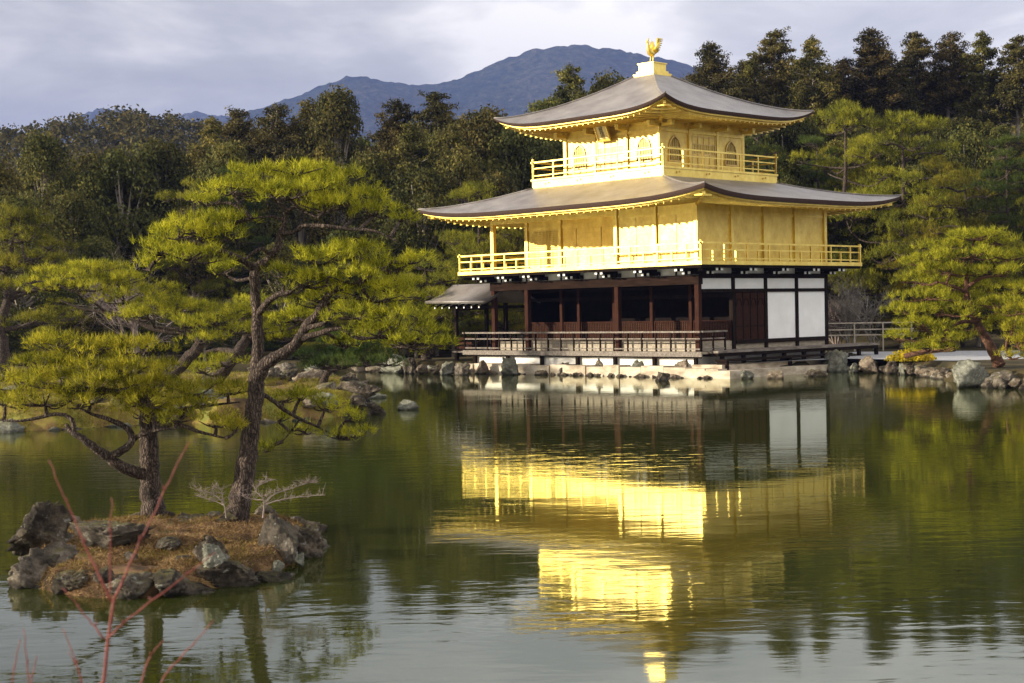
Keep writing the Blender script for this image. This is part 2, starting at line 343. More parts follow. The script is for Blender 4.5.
# pond water: green-brown body under a rippled, reflecting surface
def water():
    m, t, b, o = mat('pond_water'); t.nodes.remove(b)
    df = N(t, 'ShaderNodeBsdfDiffuse'); df.inputs[0].default_value = (.026, .030, .006, 1)
    gl = N(t, 'ShaderNodeBsdfGlossy'); gl.inputs[0].default_value = (.91, .94, .85, 1); gl.inputs['Roughness'].default_value = .035
    fr = N(t, 'ShaderNodeFresnel'); fr.inputs[0].default_value = 2.2
    ms = N(t, 'ShaderNodeMixShader'); tcn = N(t, 'ShaderNodeTexCoord')
    def nz(scale, sc, det, rot=0, dist=0.):
        mp_ = N(t, 'ShaderNodeMapping'); mp_.inputs['Scale'].default_value = sc; mp_.inputs['Rotation'].default_value = (0, 0, rot); t.links.new(tcn.outputs['Object'], mp_.inputs[0])
        n = N(t, 'ShaderNodeTexNoise'); n.inputs['Scale'].default_value = scale; n.inputs['Detail'].default_value = det; n.inputs['Distortion'].default_value = dist; t.links.new(mp_.outputs[0], n.inputs[0]); return n
    a = nz(1.0, (.9, 2.4, 1), 3, .12, .6); c2 = nz(3.6, (.6, 1.5, 1), 3, -.2, .4); msk = nz(.06, (1, 1.6, 1), 3, .3)
    big = nz(.22, (.7, 1.6, 1), 2, 0)
    mr = N(t, 'ShaderNodeMapRange'); mr.inputs[1].default_value = .42; mr.inputs[2].default_value = .58; mr.inputs[3].default_value = .2; mr.inputs[4].default_value = 1; t.links.new(msk.outputs[0], mr.inputs[0])
    k = N(t, 'ShaderNodeMath', operation='MULTIPLY_ADD'); k.inputs[1].default_value = .5; t.links.new(c2.outputs[0], k.inputs[0]); t.links.new(a.outputs[0], k.inputs[2])
    k2 = N(t, 'ShaderNodeMath', operation='MULTIPLY'); t.links.new(k.outputs[0], k2.inputs[0]); t.links.new(mr.outputs[0], k2.inputs[1])
    k3 = N(t, 'ShaderNodeMath', operation='MULTIPLY_ADD'); k3.inputs[1].default_value = .7; t.links.new(big.outputs[0], k3.inputs[0]); t.links.new(k2.outputs[0], k3.inputs[2])
    bp = N(t, 'ShaderNodeBump'); bp.inputs['Strength'].default_value = 1; bp.inputs['Distance'].default_value = .0062
    t.links.new(k3.outputs[0], bp.inputs['Height'])
    for s_ in (gl, fr): t.links.new(bp.outputs[0], s_.inputs['Normal'])
    t.links.new(fr.outputs[0], ms.inputs[0]); t.links.new(df.outputs[0], ms.inputs[1]); t.links.new(gl.outputs[0], ms.inputs[2]); t.links.new(ms.outputs[0], o.inputs[0]); return m
M['water'] = water()

# ------------------------------------------------------------------ the pavilion's frame of reference
ROT = .8111; PX, PY = 7.3086, 59.9094; W, D = 11.7, 8.5
_w = np.array([-math.cos(ROT), math.sin(ROT)]); _n = np.array([math.sin(ROT), math.cos(ROT)])
def B(a, b, z=0.):
    p = np.array([PX, PY]) + a * _w + b * _n; return np.array([p[0], p[1], z])
CEN = B(W / 2, D / 2)

# ------------------------------------------------------------------ ground, pond
pond = [(-70, 5.0), (-75, 40), (-50, 60), (-30, 69.5), (-18, 72.5), (-10, 73.0)]
pond += [tuple(on(px, py)[:2]) for px, py in ((380, 371.5), (412, 371.5), (440, 372.5))]
pond += [tuple(B(a, b)[:2]) for a, b in ((13.9, -.4), (12, -.1), (6, -.1), (0, -.1), (-.9, -.1), (-1.3, 1.5), (-2.0, 4.5))]
pond += [tuple(on(px, py)[:2]) for px, py in ((835, 367), (862, 369), (900, 372), (940, 376), (965, 385), (1000, 387), (1040, 389))]
pond += [(20, 45), (32, 42), (60, 38), (75, 20), (70, 5.0)]
pond = np.array(pond)
def pond_sd(X, Y):   # >0 on land
    P = np.stack([X, Y], -1); d = np.full(X.shape, 1e9); inside = np.zeros(X.shape, bool)
    for i in range(len(pond)):
        a, b = pond[i], pond[(i + 1) % len(pond)]; e = b - a; wv = P - a
        t = np.clip((wv @ e) / (e @ e), 0, 1); q = wv - t[..., None] * e; d = np.minimum(d, np.hypot(q[..., 0], q[..., 1]))
        c1 = (a[1] <= Y) & (b[1] > Y) | (b[1] <= Y) & (a[1] > Y)
        xx = a[0] + (Y - a[1]) / (b[1] - a[1] + 1e-12) * e[0]; inside ^= c1 & (X < xx)
    return np.where(inside, -d, d)
def ss(a, b, x):
    t = np.clip((x - a) / (b - a), 0, 1); return t * t * (3 - 2 * t)
def ground_z(X, Y):
    X, Y = np.asarray(X, float), np.asarray(Y, float)
    d = pond_sd(X, Y)
    z = -.7 + 1.2 * ss(-.9, .35, d) + .25 * ss(.5, 6, d) * (1 - ss(40, 50, Y))
    z = z + 11 * ss(76, 112, Y) * ss(-4, 26, X) + 3.0 * ss(80, 125, Y) * (1 - ss(-4, 26, X))
    z = z + 16 * ss(125, 190, Y) * ss(0, 40, X) * (1 - ss(260, 420, Y))
    z = z + ss(80, 95, Y) * .8 * fbm(np.stack([X * .08, Y * .08, X * 0], -1), 3, 5)
    # wooded hill beyond the left trees
    z = z + 28 * np.exp(-((X + 62) / 42) ** 2 - ((Y - 290) / 75) ** 2) + 21 * np.exp(-((X + 118) / 40) ** 2 - ((Y - 300) / 70) ** 2) + 14 * np.exp(-((X - 5) / 45) ** 2 - ((Y - 320) / 80) ** 2)
    return z
def axis(a, b, st, far, g=1.18):
    v = list(np.arange(a, b, st)); s = st; x = b
    while x < far: v.append(x); s *= g; x += s
    v.append(far); return v
xr = axis(0, 46, .7, 4000); xs = np.array([-x for x in xr[:0:-1]] + xr); ys = np.array([-60, -30, -15, -8, -4] + axis(0, 100, .7, 4000))
gx, gy = np.meshgrid(xs, ys, indexing='ij'); gz = ground_z(gx, gy)
a_, b_ = gx.shape; idx = np.arange(a_ * b_).reshape(a_, b_)
quads = np.stack([idx[:-1, :-1], idx[1:, :-1], idx[1:, 1:], idx[:-1, 1:]], -1).reshape(-1, 4)
tag(link_mesh('ground', np.stack([gx, gy, gz], -1).reshape(-1, 3), quads, M['ground'], smooth=True), kind='structure')
wm = MB(); wm.add([(-90, -2, 0), (90, -2, 0), (90, 90, 0), (-90, 90, 0)], [(0, 1, 2, 3)])
tag(wm.build('pond_water', M['water']), kind='structure')
# gravel yard beside and behind the pavilion
gm = MB(); gp = [B(-1.65, .6), B(-1.9, 4.0), B(-2.3, 5.2), on(850, 360, .5) + [0, 1.5, 0], on(905, 361, .5) + [0, 1.5, 0], on(960, 363, .5) + [.3, 2, 0], on(1030, 362, .5) + [1, 3, 0], (27, 52, 0), (30, 66, 0), (16, 71, 0), B(2, 13), B(-1, 10)]
gm.add([(p[0], p[1], .512) for p in gp], [tuple(range(len(gp)))])
tag(gm.build('gravel_yard', M['gravel']), kind='structure')

# ------------------------------------------------------------------ mountains
def mountain(name, prof, Y, depth, seed, amp):
    px = np.array([p[0] for p in prof]); top = np.array([at(p[0], p[1], Y) for p in prof])
    x = np.linspace(top[0, 0], top[-1, 0], 420); zt = np.interp(x, top[:, 0], top[:, 2])
    k = np.hanning(23); k /= k.sum(); zt = np.convolve(np.pad(zt, 11, 'edge'), k, 'valid')
    t = np.linspace(-1.1, .35, 170); X, T = np.meshgrid(x, t, indexing='ij')
    Yg = Y + T * depth; P = np.stack([X * .0028, Yg * .0028, X * 0], -1)
    warp = fbm(P, 5, seed)
    prof_t = np.maximum(0, 1 - np.abs(T)) ** .85
    zz = np.repeat(zt[:, None], len(t), 1)
    Z = zz * prof_t * (1 + .09 * warp * (np.abs(T) > .02) * np.minimum(1, np.abs(T) * 4)) + amp * vn(np.stack([X * .045, Yg * .045, Z0(X)], -1), seed + 3) + amp * .7 * fbm(np.stack([X * .11, Yg * .11, Z0(X)], -1), 2, seed + 9)
    Z = Z - 8 * (np.abs(T) > .97)
    i = np.arange(X.size).reshape(X.shape); q = np.stack([i[:-1, :-1], i[1:, :-1], i[1:, 1:], i[:-1, 1:]], -1).reshape(-1, 4)
    return tag(link_mesh(name, np.stack([X, Yg, Z], -1).reshape(-1, 3), q, M['mountain'], smooth=False), kind='structure')
def Z0(X): return np.zeros_like(X)
mountain('mountain', [(-150, 175), (100, 160), (190, 140), (230, 118), (265, 106), (300, 97), (325, 82), (345, 76), (372, 76), (395, 84), (420, 86), (440, 84), (462, 78), (490, 66), (515, 54), (545, 47), (575, 44), (610, 48), (645, 54), (680, 62), (720, 76), (800, 95), (1000, 120), (1300, 140)], 3400, 950, 3, 3.5)
mountain('mountain', [(-250, 150), (0, 140), (60, 126), (88, 111), (105, 107), (125, 109), (145, 118), (185, 114), (215, 112), (245, 118), (300, 130), (420, 150), (520, 170)], 4200, 700, 8, 6)

# ------------------------------------------------------------------ foliage helpers
rng = np.random.default_rng(11)
def unit(v): return v / (np.linalg.norm(v, axis=-1, keepdims=True) + 1e-9)
def needles(cent, up, n, length, width, spread=.85):
    """tufts of thin needle triangles; cent (k,3), up (k,3)"""
    k = len(cent)
    d = unit(up[:, None, :] * 1.0 + spread * rng.normal(0, .62, (k, n, 3)))
    L = length * rng.uniform(.65, 1.15, (k, n, 1)); s = unit(np.cross(d, rng.normal(0, 1, (k, n, 3)))) * width * .5
    c = cent[:, None, :] + rng.normal(0, length * .18, (k, n, 3))
    V = np.stack([c - s, c + s, c + d * L], 2).reshape(-1, 3)
    return V
def leaves(cent, out_, size, aspect=.6):
    k = len(cent); nrm = unit(out_ + rng.normal(0, .8, (k, 3))); a = unit(np.cross(nrm, rng.normal(0, 1, (k, 3)))); b = np.cross(nrm, a)
    s = size * rng.uniform(.6, 1.3, (k, 1))
    V = np.stack([cent - a * s - b * s * aspect * .4, cent + a * s * .4 - b * s * aspect, cent + a * s * 1.0 + b * s * aspect * .5, cent - a * s * .2 + b * s * aspect], 1).reshape(-1, 3)
    return V
def tri_mesh(name, Vs, matl, parent, k=3):
    V = np.concatenate(Vs); Fc = np.arange(len(V)).reshape(-1, k); return link_mesh(name, V, Fc, matl, parent)

def pine_crown(pads, tuft, nper, density, limbpts=None, wood=None, wr=.012):
    """pads: (centre, rx, ry, rz). Lumpy cushions of needle tufts, with twigs running up into them"""
    Vs = []
    for c, rx, ry, rz in pads:
        c = np.asarray(c)
        area = math.pi * rx * ry; br = max(tuft * 1.3, min(rx, ry) * .33); nb = max(4, int(area / (br * br) * .55))
        ang = rng.uniform(0, 2 * math.pi, nb); rad = np.sqrt(rng.uniform(0, 1, nb)) * rng.uniform(.78, 1.12, nb)
        bc = c + np.stack([np.cos(ang) * rad * rx, np.sin(ang) * rad * ry, rz * (np.sqrt(np.maximum(0, 1.2 - rad ** 2)) - .55) + rng.normal(0, rz * .22, nb)], -1)
        bs = br * rng.uniform(.6, 1.25, nb)
        for q, s in zip(bc, bs):
            k = max(4, int(density * s * s * 4 / (tuft * tuft)))
            v = unit(rng.normal(0, 1, (k, 3)) + [0, 0, .55]); v[:, 2] = np.where(v[:, 2] < -.25, -v[:, 2], v[:, 2])
            rr = rng.uniform(.55, 1.0, (k, 1)) ** .6
            p = q + v * rr * s * np.array([1, 1, .55])
            Vs.append(needles(p, unit(v * .7 + [0, 0, .65]), nper, tuft, tuft * .088 * W_N))
        if limbpts is not None and wood is not None:
            j = np.argmin(((limbpts - (c - [0, 0, rz * .5])) ** 2).sum(1)); a = limbpts[j]
            hub = c - [0, 0, rz * .25]
            mid = (a + hub) / 2 + rng.normal(0, .08 * np.linalg.norm(hub - a) + 1e-3, 3)
            wood.tube(spline([a, mid, hub], 3), np.linspace(wr * 2.2, wr * 1.3, 7), 5, False)
            for q in bc[rng.permutation(nb)[:min(nb, 9)]]:
                m2 = (hub + q) / 2 + rng.normal(0, .05 * rx, 3) - [0, 0, rz * .15]
                wood.tube(spline([hub, m2, q], 3), np.linspace(wr * 1.2, wr * .35, 7), 4, False)
    return Vs
W_N = 1.0

def pine(label, Yb, base, trunk, limbs, pads, tuft=.09, nper=14, density=1.0, m_leaf='needle', m_bark='bark', sides=12, group=None, wr=.012, kinds='pine tree'):
    """trunk/limbs: lists of (px, py, dY, radius_m); pads: (px, py, rx_px, rz_px, dY[, ry_m]). All at distance Yb+dY."""
    t = empty('pine_tree', base, 0, label, kinds, group); inv = np.array(base)
    wood = MB(); pts = []
    for path in [trunk] + limbs:
        P = spline([at(p[0], p[1], Yb + p[2]) for p in path], 5); R = np.interp(np.linspace(0, len(path) - 1, len(P)), np.arange(len(path)), [p[3] for p in path])
        P = P + rng.normal(0, 1, P.shape) * R[:, None] * .07
        wood.tube(P - inv, R * rng.uniform(.95, 1.05, len(R)), sides); pts.append(P)
    pts = np.vstack(pts); s = Yb / F; pl = []
    for p in pads:
        c = at(p[0], p[1], Yb + p[4]); rx = p[2] * s; rz = p[3] * s; ry = p[5] if len(p) > 5 else rx * .85
        pl.append((c - inv, rx, ry, rz))
    tw = MB(); Vs = pine_crown(pl, tuft, nper, density, pts - inv, tw, wr)
    wood.build('trunk', M[m_bark], t, True); tw.build('twig_work', M[m_bark], t, True)
    tri_mesh('crown', Vs, M[m_leaf], t)
    return t

# ------------------------------------------------------------------ rocks
_ico = {}
def ico(n):
    if n not in _ico:
        import bmesh
        bm = bmesh.new(); bmesh.ops.create_icosphere(bm, subdivisions=n, radius=1)
        _ico[n] = (np.array([v.co[:] for v in bm.verts]), np.array([[v.index for v in f.verts] for f in bm.faces])); bm.free()
    return _ico[n]
def rock(label, loc, size, rz=0., matl='rock', seed=0, sub=4, group=None, name='rock', cuts=9, sink=.25):
    V, Fc = ico(sub); r = np.random.default_rng(seed); V = V.copy()
    for i in range(cuts + 3):
        nrm = unit(r.normal(0, 1, 3)); dd = r.uniform(.36, .85); k = V @ nrm - dd; V = V - np.maximum(k, 0)[:, None] * nrm
    V = V / np.abs(V).max(0)
    rg_ = (1 - np.abs(fbm(V * [2.6, 2.6, 4.4] + seed, 5, seed)))[:, None]; V = V * (1 + .19 * (rg_ - .7)) * (1 + .09 * fbm(V * 5 + seed, 5, seed + 2, .7)[:, None])
    V = V * np.array(size) * .5
    V[:, 2] += size[2] * (.5 - sink)
    o = link_mesh(name, V, Fc, M[matl], None, True); o.location = loc; o.rotation_euler = (0, 0, rz)
    return tag(o, label, 'rock', group)

# ------------------------------------------------------------------ the golden pavilion
def pavilion():
    root = empty('golden_pavilion', (CEN[0], CEN[1], 0), -ROT, 'three-storey golden pavilion with dark timber ground floor and curved grey roofs at the water edge', 'pavilion')
    G, GW, DW, RW, GY = M['gold'], M['gold_wall'], M['dark_wood'], M['red_wood'], M['grey_wood']
    X1, Y1 = W / 2, D / 2                    # east, north half sizes; local +X east, +Y north
    lx = lambda a: X1 - a
    ly = lambda b: b - Y1
    part = lambda name, mb, m, par=root, sm=False: mb.build(name, m, par, sm)
    def each(name, boxes, mt_, par=root): return [MB().box(*b_).build(name, mt_, par) for b_ in boxes]
    # --- stone base and plinth
    m = MB()
    r = random.Random(4)
    x = lx(13.4)
    while x < lx(-1.7):
        L_ = r.uniform(.5, 1.25); e = min(x + L_, lx(-1.7)); j = r.uniform(-.05, .05)
        m.box(x + .01, e - .01, ly(-.98) + j, ly(-.3), -.3, .40 + r.uniform(-.05, .05)); x = e
    part('stone_course', m, M['stone_base'])
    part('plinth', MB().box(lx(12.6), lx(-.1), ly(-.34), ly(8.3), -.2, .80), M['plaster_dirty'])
    part('stone_platform', MB().box(lx(-.12), lx(-2.3), ly(-1.0), ly(6.2), -.3, .30).box(lx(-.12), lx(-1.6), ly(-.6), ly(9.5), .30, .50), M['grey_wood'] if False else M['stone_base'])
    # --- veranda deck south and west with grey edge
    part('veranda_deck', MB().box(lx(13.08), lx(-.62), ly(-.62), ly(.1), .90, .985).box(lx(13.08), lx(11.7), ly(.1), ly(8.5), .90, .985), M['deck_wood'])
    part('deck_edge', MB().box(lx(13.14), lx(-.68), ly(-.68), ly(-.623), .80, .995).box(lx(13.14), lx(13.083), ly(-.62), ly(8.5), .80, .995), GY)
    m = MB()
    for a in np.arange(-.2, 13.1, 2.127): part('deck_post', MB().box(lx(a) - .07, lx(a) + .07, ly(-.5), ly(-.38), 0.1, .737), DW)
    m.box(lx(13), lx(-.5), ly(-.56), ly(-.44), .74, .797)
    part('deck_joist', m, DW)
    part('room_floor', MB().box(-X1 - .02, X1 + .02, ly(.08), Y1, .80, 1.36), M['deck_wood'])
    # east bench decks
    m = MB(); m.box(X1 + .05, X1 + 1.12, ly(-.2), ly(10.9), .93, 1.02)
    part('bench_top', m, GY)
    m = MB(); m.box(X1 + .1, X1 + 1.08, ly(-.15), ly(10.85), .80, .926)
    for b in np.arange(.2, 11, 1.33): m.box(X1 + .92, X1 + 1.05, ly(b) - .07, ly(b) + .07, .3, .797)
    part('bench_frame', m, DW)
    part('low_step', MB().box(X1 + 1.15, X1 + 1.75, ly(-.5), ly(7.9), .62, .70).box(X1 + 1.2, X1 + 1.7, ly(-.4), ly(-.28), .3, .617).box(X1 + 1.2, X1 + 1.7, ly(7.6), ly(7.75), .3, .617).box(X1 + 1.2, X1 + 1.7, ly(3.6), ly(3.75), .3, .617), DW)
    # --- ground-floor railing
    def railing(name, path, z0, top, mid, low, mt, step, wd=.055, tall=None, short=False, par=root, bmt=None):
        rl = MB(); ps = []
        for p, q in zip(path[:-1], path[1:]):
            p, q = np.array(p, float), np.array(q, float); Ld = np.linalg.norm(q - p); d = (q - p) / Ld
            n = max(1, round(Ld / step))
            rl.beam((*(p - d * .12), top), (*(q + d * .12), top), wd * 1.25, wd * 1.1)
            for zz in (mid, low):
                rl.beam((*p, zz), (*q, zz), wd * .8, wd * .8)
            for i in range(n + 1):
                c = p + d * Ld * i / n
                main = (i % 2 == 0) or not short
                zt = (top - wd * .6) if main else mid - wd * .45
                bm_ = MB(); ps.append(bm_); bm_.box(c[0] - wd * .5, c[0] + wd * .5, c[1] - wd * .5, c[1] + wd * .5, z0, zt)
                if tall and i in (0, n): bm_.box(c[0] - wd * .75, c[0] + wd * .75, c[1] - wd * .75, c[1] + wd * .75, z0 + .001, top + tall)
        ro = rl.build(name, mt, par); [p_.build('baluster', bmt or mt, ro) for p_ in ps]
        return ro
    railing('veranda_railing', [(lx(13.08), ly(3.4)), (lx(13.08), ly(-.58)), (lx(-.58), ly(-.58)), (lx(-.58), ly(.9))], .985, 1.77, 1.5, 1.1, GY, .75, .06, bmt=DW)
    # --- ground-floor columns and beams
    for a, b in ((0, 0), (4.25, 0), (9.57, 0), (11.7, 0), (11.7, 2.125), (9.57, 2.125), (8.5, 2.125), (6.38, 2.125), (4.25, 2.125), (2.125, 2.125), (11.7, 4.25), (11.7, 6.375), (11.7, 8.5)):
        s = .10 if b == 0 else .075
        part('column', MB().box(lx(a) - s, lx(a) + s, ly(b) - s, ly(b) + s, .985, 3.62), RW)
    for b in (2.125, 4.25, 6.375, 8.5):
        part('column', MB().box(X1 - .09, X1 + .09, ly(b) - .09, ly(b) + .09, .985, 4.05), DW)
    m = MB(); m.box(-X1 - .14, X1 + .14, -Y1 - .13, -Y1 + .13, 3.62, 3.98)
    m.box(-X1 - .13, -X1 + .13, -Y1 + .14, Y1, 3.62, 3.98)
    part('lintel', m, M['beam_wood'])
    part('wall_beam', MB().box(X1 - .05, X1 + .12, ly(.13), ly(8.55), 3.30, 3.43).box(X1 - .05, X1 + .12, ly(.13), ly(8.55), 3.86, 4.05).box(X1 - .05, X1 + .13, ly(2.2), ly(8.5), 1.22, 1.375), DW)
    part('transom', MB().box(-X1, X1 - .1, ly(2.07), ly(2.18), 3.1, 3.25).box(-X1, X1 - .1, ly(2.09), ly(2.16), 3.5, 3.615), DW)
    # interior: dark rooms
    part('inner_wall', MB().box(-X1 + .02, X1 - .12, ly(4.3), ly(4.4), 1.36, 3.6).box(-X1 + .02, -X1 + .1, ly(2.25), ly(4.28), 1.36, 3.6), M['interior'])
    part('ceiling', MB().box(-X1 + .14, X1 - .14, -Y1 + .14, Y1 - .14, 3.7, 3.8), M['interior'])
    part('rear_wall', MB().box(-X1 + .02, X1 - .1, Y1 - .08, Y1, 1.36, 3.6).box(-X1 - .02, -X1 + .06, ly(4.4), Y1 - .1, 1.36, 3.6), M['plaster'])
    # hinged lattice panels under the opening
    def lattice(x0, x1, z0, z1, y, along='x', gap=.1, name='lattice_panel'):
        f = MB(); t_ = .035
        def bx(u0, u1, v0, v1, d):
            if along == 'x': f.box(u0, u1, y - d, y + d, v0, v1)
            else: f.box(y - d, y + d, u0, u1, v0, v1)
        bx(x0, x1, z0, z0 + .06, t_); bx(x0, x1, z1 - .06, z1, t_); bx(x0, x0 + .06, z0 + .062, z1 - .062, t_); bx(x1 - .06, x1, z0 + .062, z1 - .062, t_)
        for u in np.arange(x0 + .06 + gap, x1 - .06, gap): bx(u - .012, u + .012, z0 + .062, z1 - .062, .014)
        for v in np.arange(z0 + .06 + gap * .7, z1 - .06, gap * .7): bx(x0 + .062, x1 - .062, v - .013, v + .013, .02)
        fo = f.build(name, RW, root)
        pb = MB()
        if along == 'x': pb.box(x0 + .03, x1 - .03, y + .025, y + .033, z0 + .03, z1 - .03)
        else: pb.box(y - .033, y - .025, x0 + .03, x1 - .03, z0 + .03, z1 - .03)
        pb.build('backing_board', M['backing'], fo)
    for a0, a1 in ((0, 2.125), (2.125, 4.25), (4.25, 6.38), (6.38, 8.5), (8.5, 9.57), (9.57, 11.7)):
        lattice(lx(a1) + .12, lx(a0) - .12, 1.38, 2.18, ly(2.125))
    lattice(ly(.14), ly(2.02), 1.38, 2.18, X1 - .02, 'y')
    # folding doors with arched panels, east bay
    dm = MB(); dm.box(X1 - .02, X1 + .05, ly(2.23), ly(4.15), 1.38, 3.29); part('double_door', dm, M['door'])
    fm = MB()
    for k in range(4):
        b0 = 2.25 + k * .475; fm.box(X1 + .052, X1 + .075, ly(b0), ly(b0) + .04, 1.4, 3.27)
        fm.box(X1 + .052, X1 + .07, ly(b0 + .05), ly(b0 + .43), 1.9, 1.95)
        for j in range(5):
            t0 = math.pi * j / 5; t1 = math.pi * (j + 1) / 5; cb = ly(b0 + .24)
            fm.beam((X1 + .06, cb - .17 * math.cos(t0), 2.75 + .3 * math.sin(t0)), (X1 + .06, cb - .17 * math.cos(t1), 2.75 + .3 * math.sin(t1)), .02, .03)
    part('door_frame', fm, DW)
    # white plaster panels
    for b0, b1 in ((4.25, 6.375), (6.375, 8.5)):
        part('white_panel', MB().box(X1 - .03, X1 + .04, ly(b0) + .1, ly(b1) - .1, 1.38, 3.295), M['plaster'])
    for k in range(4):
        part('upper_panel', MB().box(X1 - .03, X1 + .04, ly(k * 2.125) + .1, ly((k + 1) * 2.125) - .1, 3.435, 3.855), M['plaster'])
    # --- bracket zone below the second floor
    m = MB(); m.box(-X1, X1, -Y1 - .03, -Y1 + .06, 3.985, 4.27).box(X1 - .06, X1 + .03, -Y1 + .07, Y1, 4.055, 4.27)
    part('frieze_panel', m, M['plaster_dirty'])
    m = MB(); tps = []; o2 = 1.135
    def arm(x, y, dx, dy):
        e = .95
        m.beam((x, y, 4.20), (x + dx * e, y + dy * e, 4.20), .12, .14); m.beam((x, y, 4.07), (x + dx * .5, y + dy * .5, 4.07), .13, .11)
        tps.append(MB()); tps[-1].c(x + dx * (e + .012), y + dy * (e + .012), 4.20, .13 if dx == 0 else .02, .13 if dy == 0 else .02, .13)
        tps.append(MB()); tps[-1].c(x + dx * .515, y + dy * .515, 4.07, .12 if dx == 0 else .02, .12 if dy == 0 else .02, .1)
    for a in (0, 2.127, 4.25, 6.38, 8.5, 10.1, 11.7):
        arm(lx(a), -Y1, 0, -1); arm(lx(a) - .3, -Y1, 0, -1)
        m.box(lx(a) - .55, lx(a) + .25, -Y1 - .12, -Y1 - .035, 4.0, 4.16); m.box(lx(a + 1.06) - .03, lx(a + 1.06) + .03, -Y1 - .07, -Y1 - .035, 3.99, 4.24)
    for i in range(5):
        for sx_ in (1, -1):
            arm(sx_ * X1, ly(i * 2.125), sx_, 0); arm(sx_ * X1, ly(i * 2.125) + (.3 if i < 4 else -.3), sx_, 0)
    for sx_ in (1, -1):
        m.beam((sx_ * X1, -Y1, 4.2), (sx_ * (X1 + .95), -Y1 - .95, 4.2), .13, .14)
    m.box(-X1 - 1.06, X1 + 1.06, -Y1 - 1.06, -Y1 - .96, 4.235, 4.28); m.box(X1 + .96, X1 + 1.06, -Y1 - .955, Y1 + 1.06, 4.235, 4.28); m.box(-X1 - 1.06, -X1 - .96, -Y1 - .955, Y1 + 1.06, 4.235, 4.28)
    bfo = part('bracket_frame', m, DW); [t_.build('beam_tip', M['white_tip'], bfo) for t_ in tps]
    part('balcony_underside', MB().box(-X1 - 1.08, X1 + 1.08, -Y1 - 1.08, Y1 + 1.08, 4.282, 4.345), DW)
    # --- second floor
    part('balcony_floor', MB().box(-X1 - o2, X1 + o2, -Y1 - o2, Y1 + o2, 4.35, 4.50), G)
    railing('balcony_railing', [(-X1 - 1.06, Y1 + 1.06), (-X1 - 1.06, -Y1 - 1.06), (X1 + 1.06, -Y1 - 1.06), (X1 + 1.06, Y1 + 1.06)], 4.5, 5.19, 4.93, 4.6, G, .72, .06, .1, True)
    part('wall', MB().box(lx(4.2), X1, -Y1, -Y1 + .1, 4.5, 6.9), GW)
    part('wall', MB().box(-X1, lx(4.2), ly(2.125), ly(2.225), 4.5, 6.9), GW)
    part('wall', MB().box(lx(4.25) - .05, lx(4.25) + .05, -Y1 + .11, ly(2.12), 4.5, 6.9), GW)
    part('wall', MB().box(X1 - .1, X1, -Y1 + .11, Y1, 4.5, 6.9), GW)
    part('wall', MB().box(-X1, -X1 + .1, ly(2.23), Y1, 4.5, 6.9), GW)
    part('wall', MB().box(-X1 + .11, X1 - .11, Y1 - .1, Y1, 4.5, 6.9), GW)
    for a, b in ((0, 0), (4.25, 0), (2.125, 0), (11.7, 0), (11.7, 2.125), (9.57, 2.125), (0, 2.125), (0, 4.25), (0, 6.375), (0, 8.5), (11.7, 8.5), (11.7, 5.3)):
        part('gold_column', MB().box(lx(a) - .09, lx(a) + .09, ly(b) - .09, ly(b) + .09, 4.502, 6.86), G)
    # thin shutters joints and rails on the walls
    each('shutter_joint', [(lx(a) - .02, lx(a) + .02, -Y1 - .02, -Y1 - .002, 4.7, 6.4) for a in (1.06, 3.19)] + [(lx(a) - .02, lx(a) + .02, ly(2.105), ly(2.123), 4.7, 6.3) for a in (5.3, 6.2, 7.1, 8.6)], M['gold_dark'])
    j = MB(); j.box(lx(4.2), X1 + .03, -Y1 - .035, -Y1 - .003, 6.42, 6.54).box(lx(4.2), X1 + .03, -Y1 - .035, -Y1 - .003, 4.56, 4.68)
    j.box(X1 + .003, X1 + .035, -Y1, Y1, 6.42, 6.54).box(X1 + .003, X1 + .035, -Y1, Y1, 4.56, 4.68)
    j.box(-X1, lx(4.3), ly(2.09), ly(2.122), 6.36, 6.5).box(-X1, lx(4.3), ly(2.09), ly(2.122), 4.56, 4.68)
    j.box(-X1 - .1, lx(4.2), -Y1 - .07, -Y1 + .07, 6.55, 6.8)
    part('wall_rail', j, G)
    # fine lattice shutter in the recess
    l_ = MB()
    for a in np.arange(9.75, 11.55, .09): l_.box(lx(a) - .012, lx(a) + .012, ly(2.10), ly(2.118), 4.72, 6.3)
    for z in np.arange(4.75, 6.3, .09): l_.box(lx(11.55), lx(9.72), ly(2.085), ly(2.099), z - .012, z + .012)
    part('fine_lattice', l_, G)
    part('recess_ceiling', MB().box(-X1, X1, -Y1, ly(2.12), 6.82, 6.88), G)

    # --- curved roofs
    def curved_roof(ex, ey, ze, lift, tx, ty, zt, wall_x, wall_y, z_wall, power, thick, band, rafter):
        nu, nt_ = 49, 15
        u = np.linspace(-1, 1, nu)
        def lf(uu, half, other): return lift * np.abs(uu) ** 4.5
        root_r = None
        top = MB(); edge = MB(); und = MB(); gb = MB(); raf = MB()
        sides = []
        for k in range(4):   # 0 south 1 east 2 north 3 west
            G_ = np.zeros((nt_, nu, 3))
            for i, t in enumerate(np.linspace(0, 1, nt_)):
                hx = ex + (tx - ex) * t; hy = ey + (ty - ey) * t
                z = ze + (zt - ze) * t ** power + lift * np.abs(u) ** 4.5 * (1 - t) ** 2.2
                half, off = (hx, hy) if k % 2 == 0 else (hy, hx)
                bow = 1 + .0 * u
                s = u * half
                if k == 0: G_[i] = np.stack([s, -off * bow, z], -1)
                if k == 1: G_[i] = np.stack([off * bow, s, z], -1)
                if k == 2: G_[i] = np.stack([-s, off * bow, z], -1)
                if k == 3: G_[i] = np.stack([-off * bow, -s, z], -1)
            sides.append(G_); top.grid(np.transpose(G_, (1, 0, 2)))
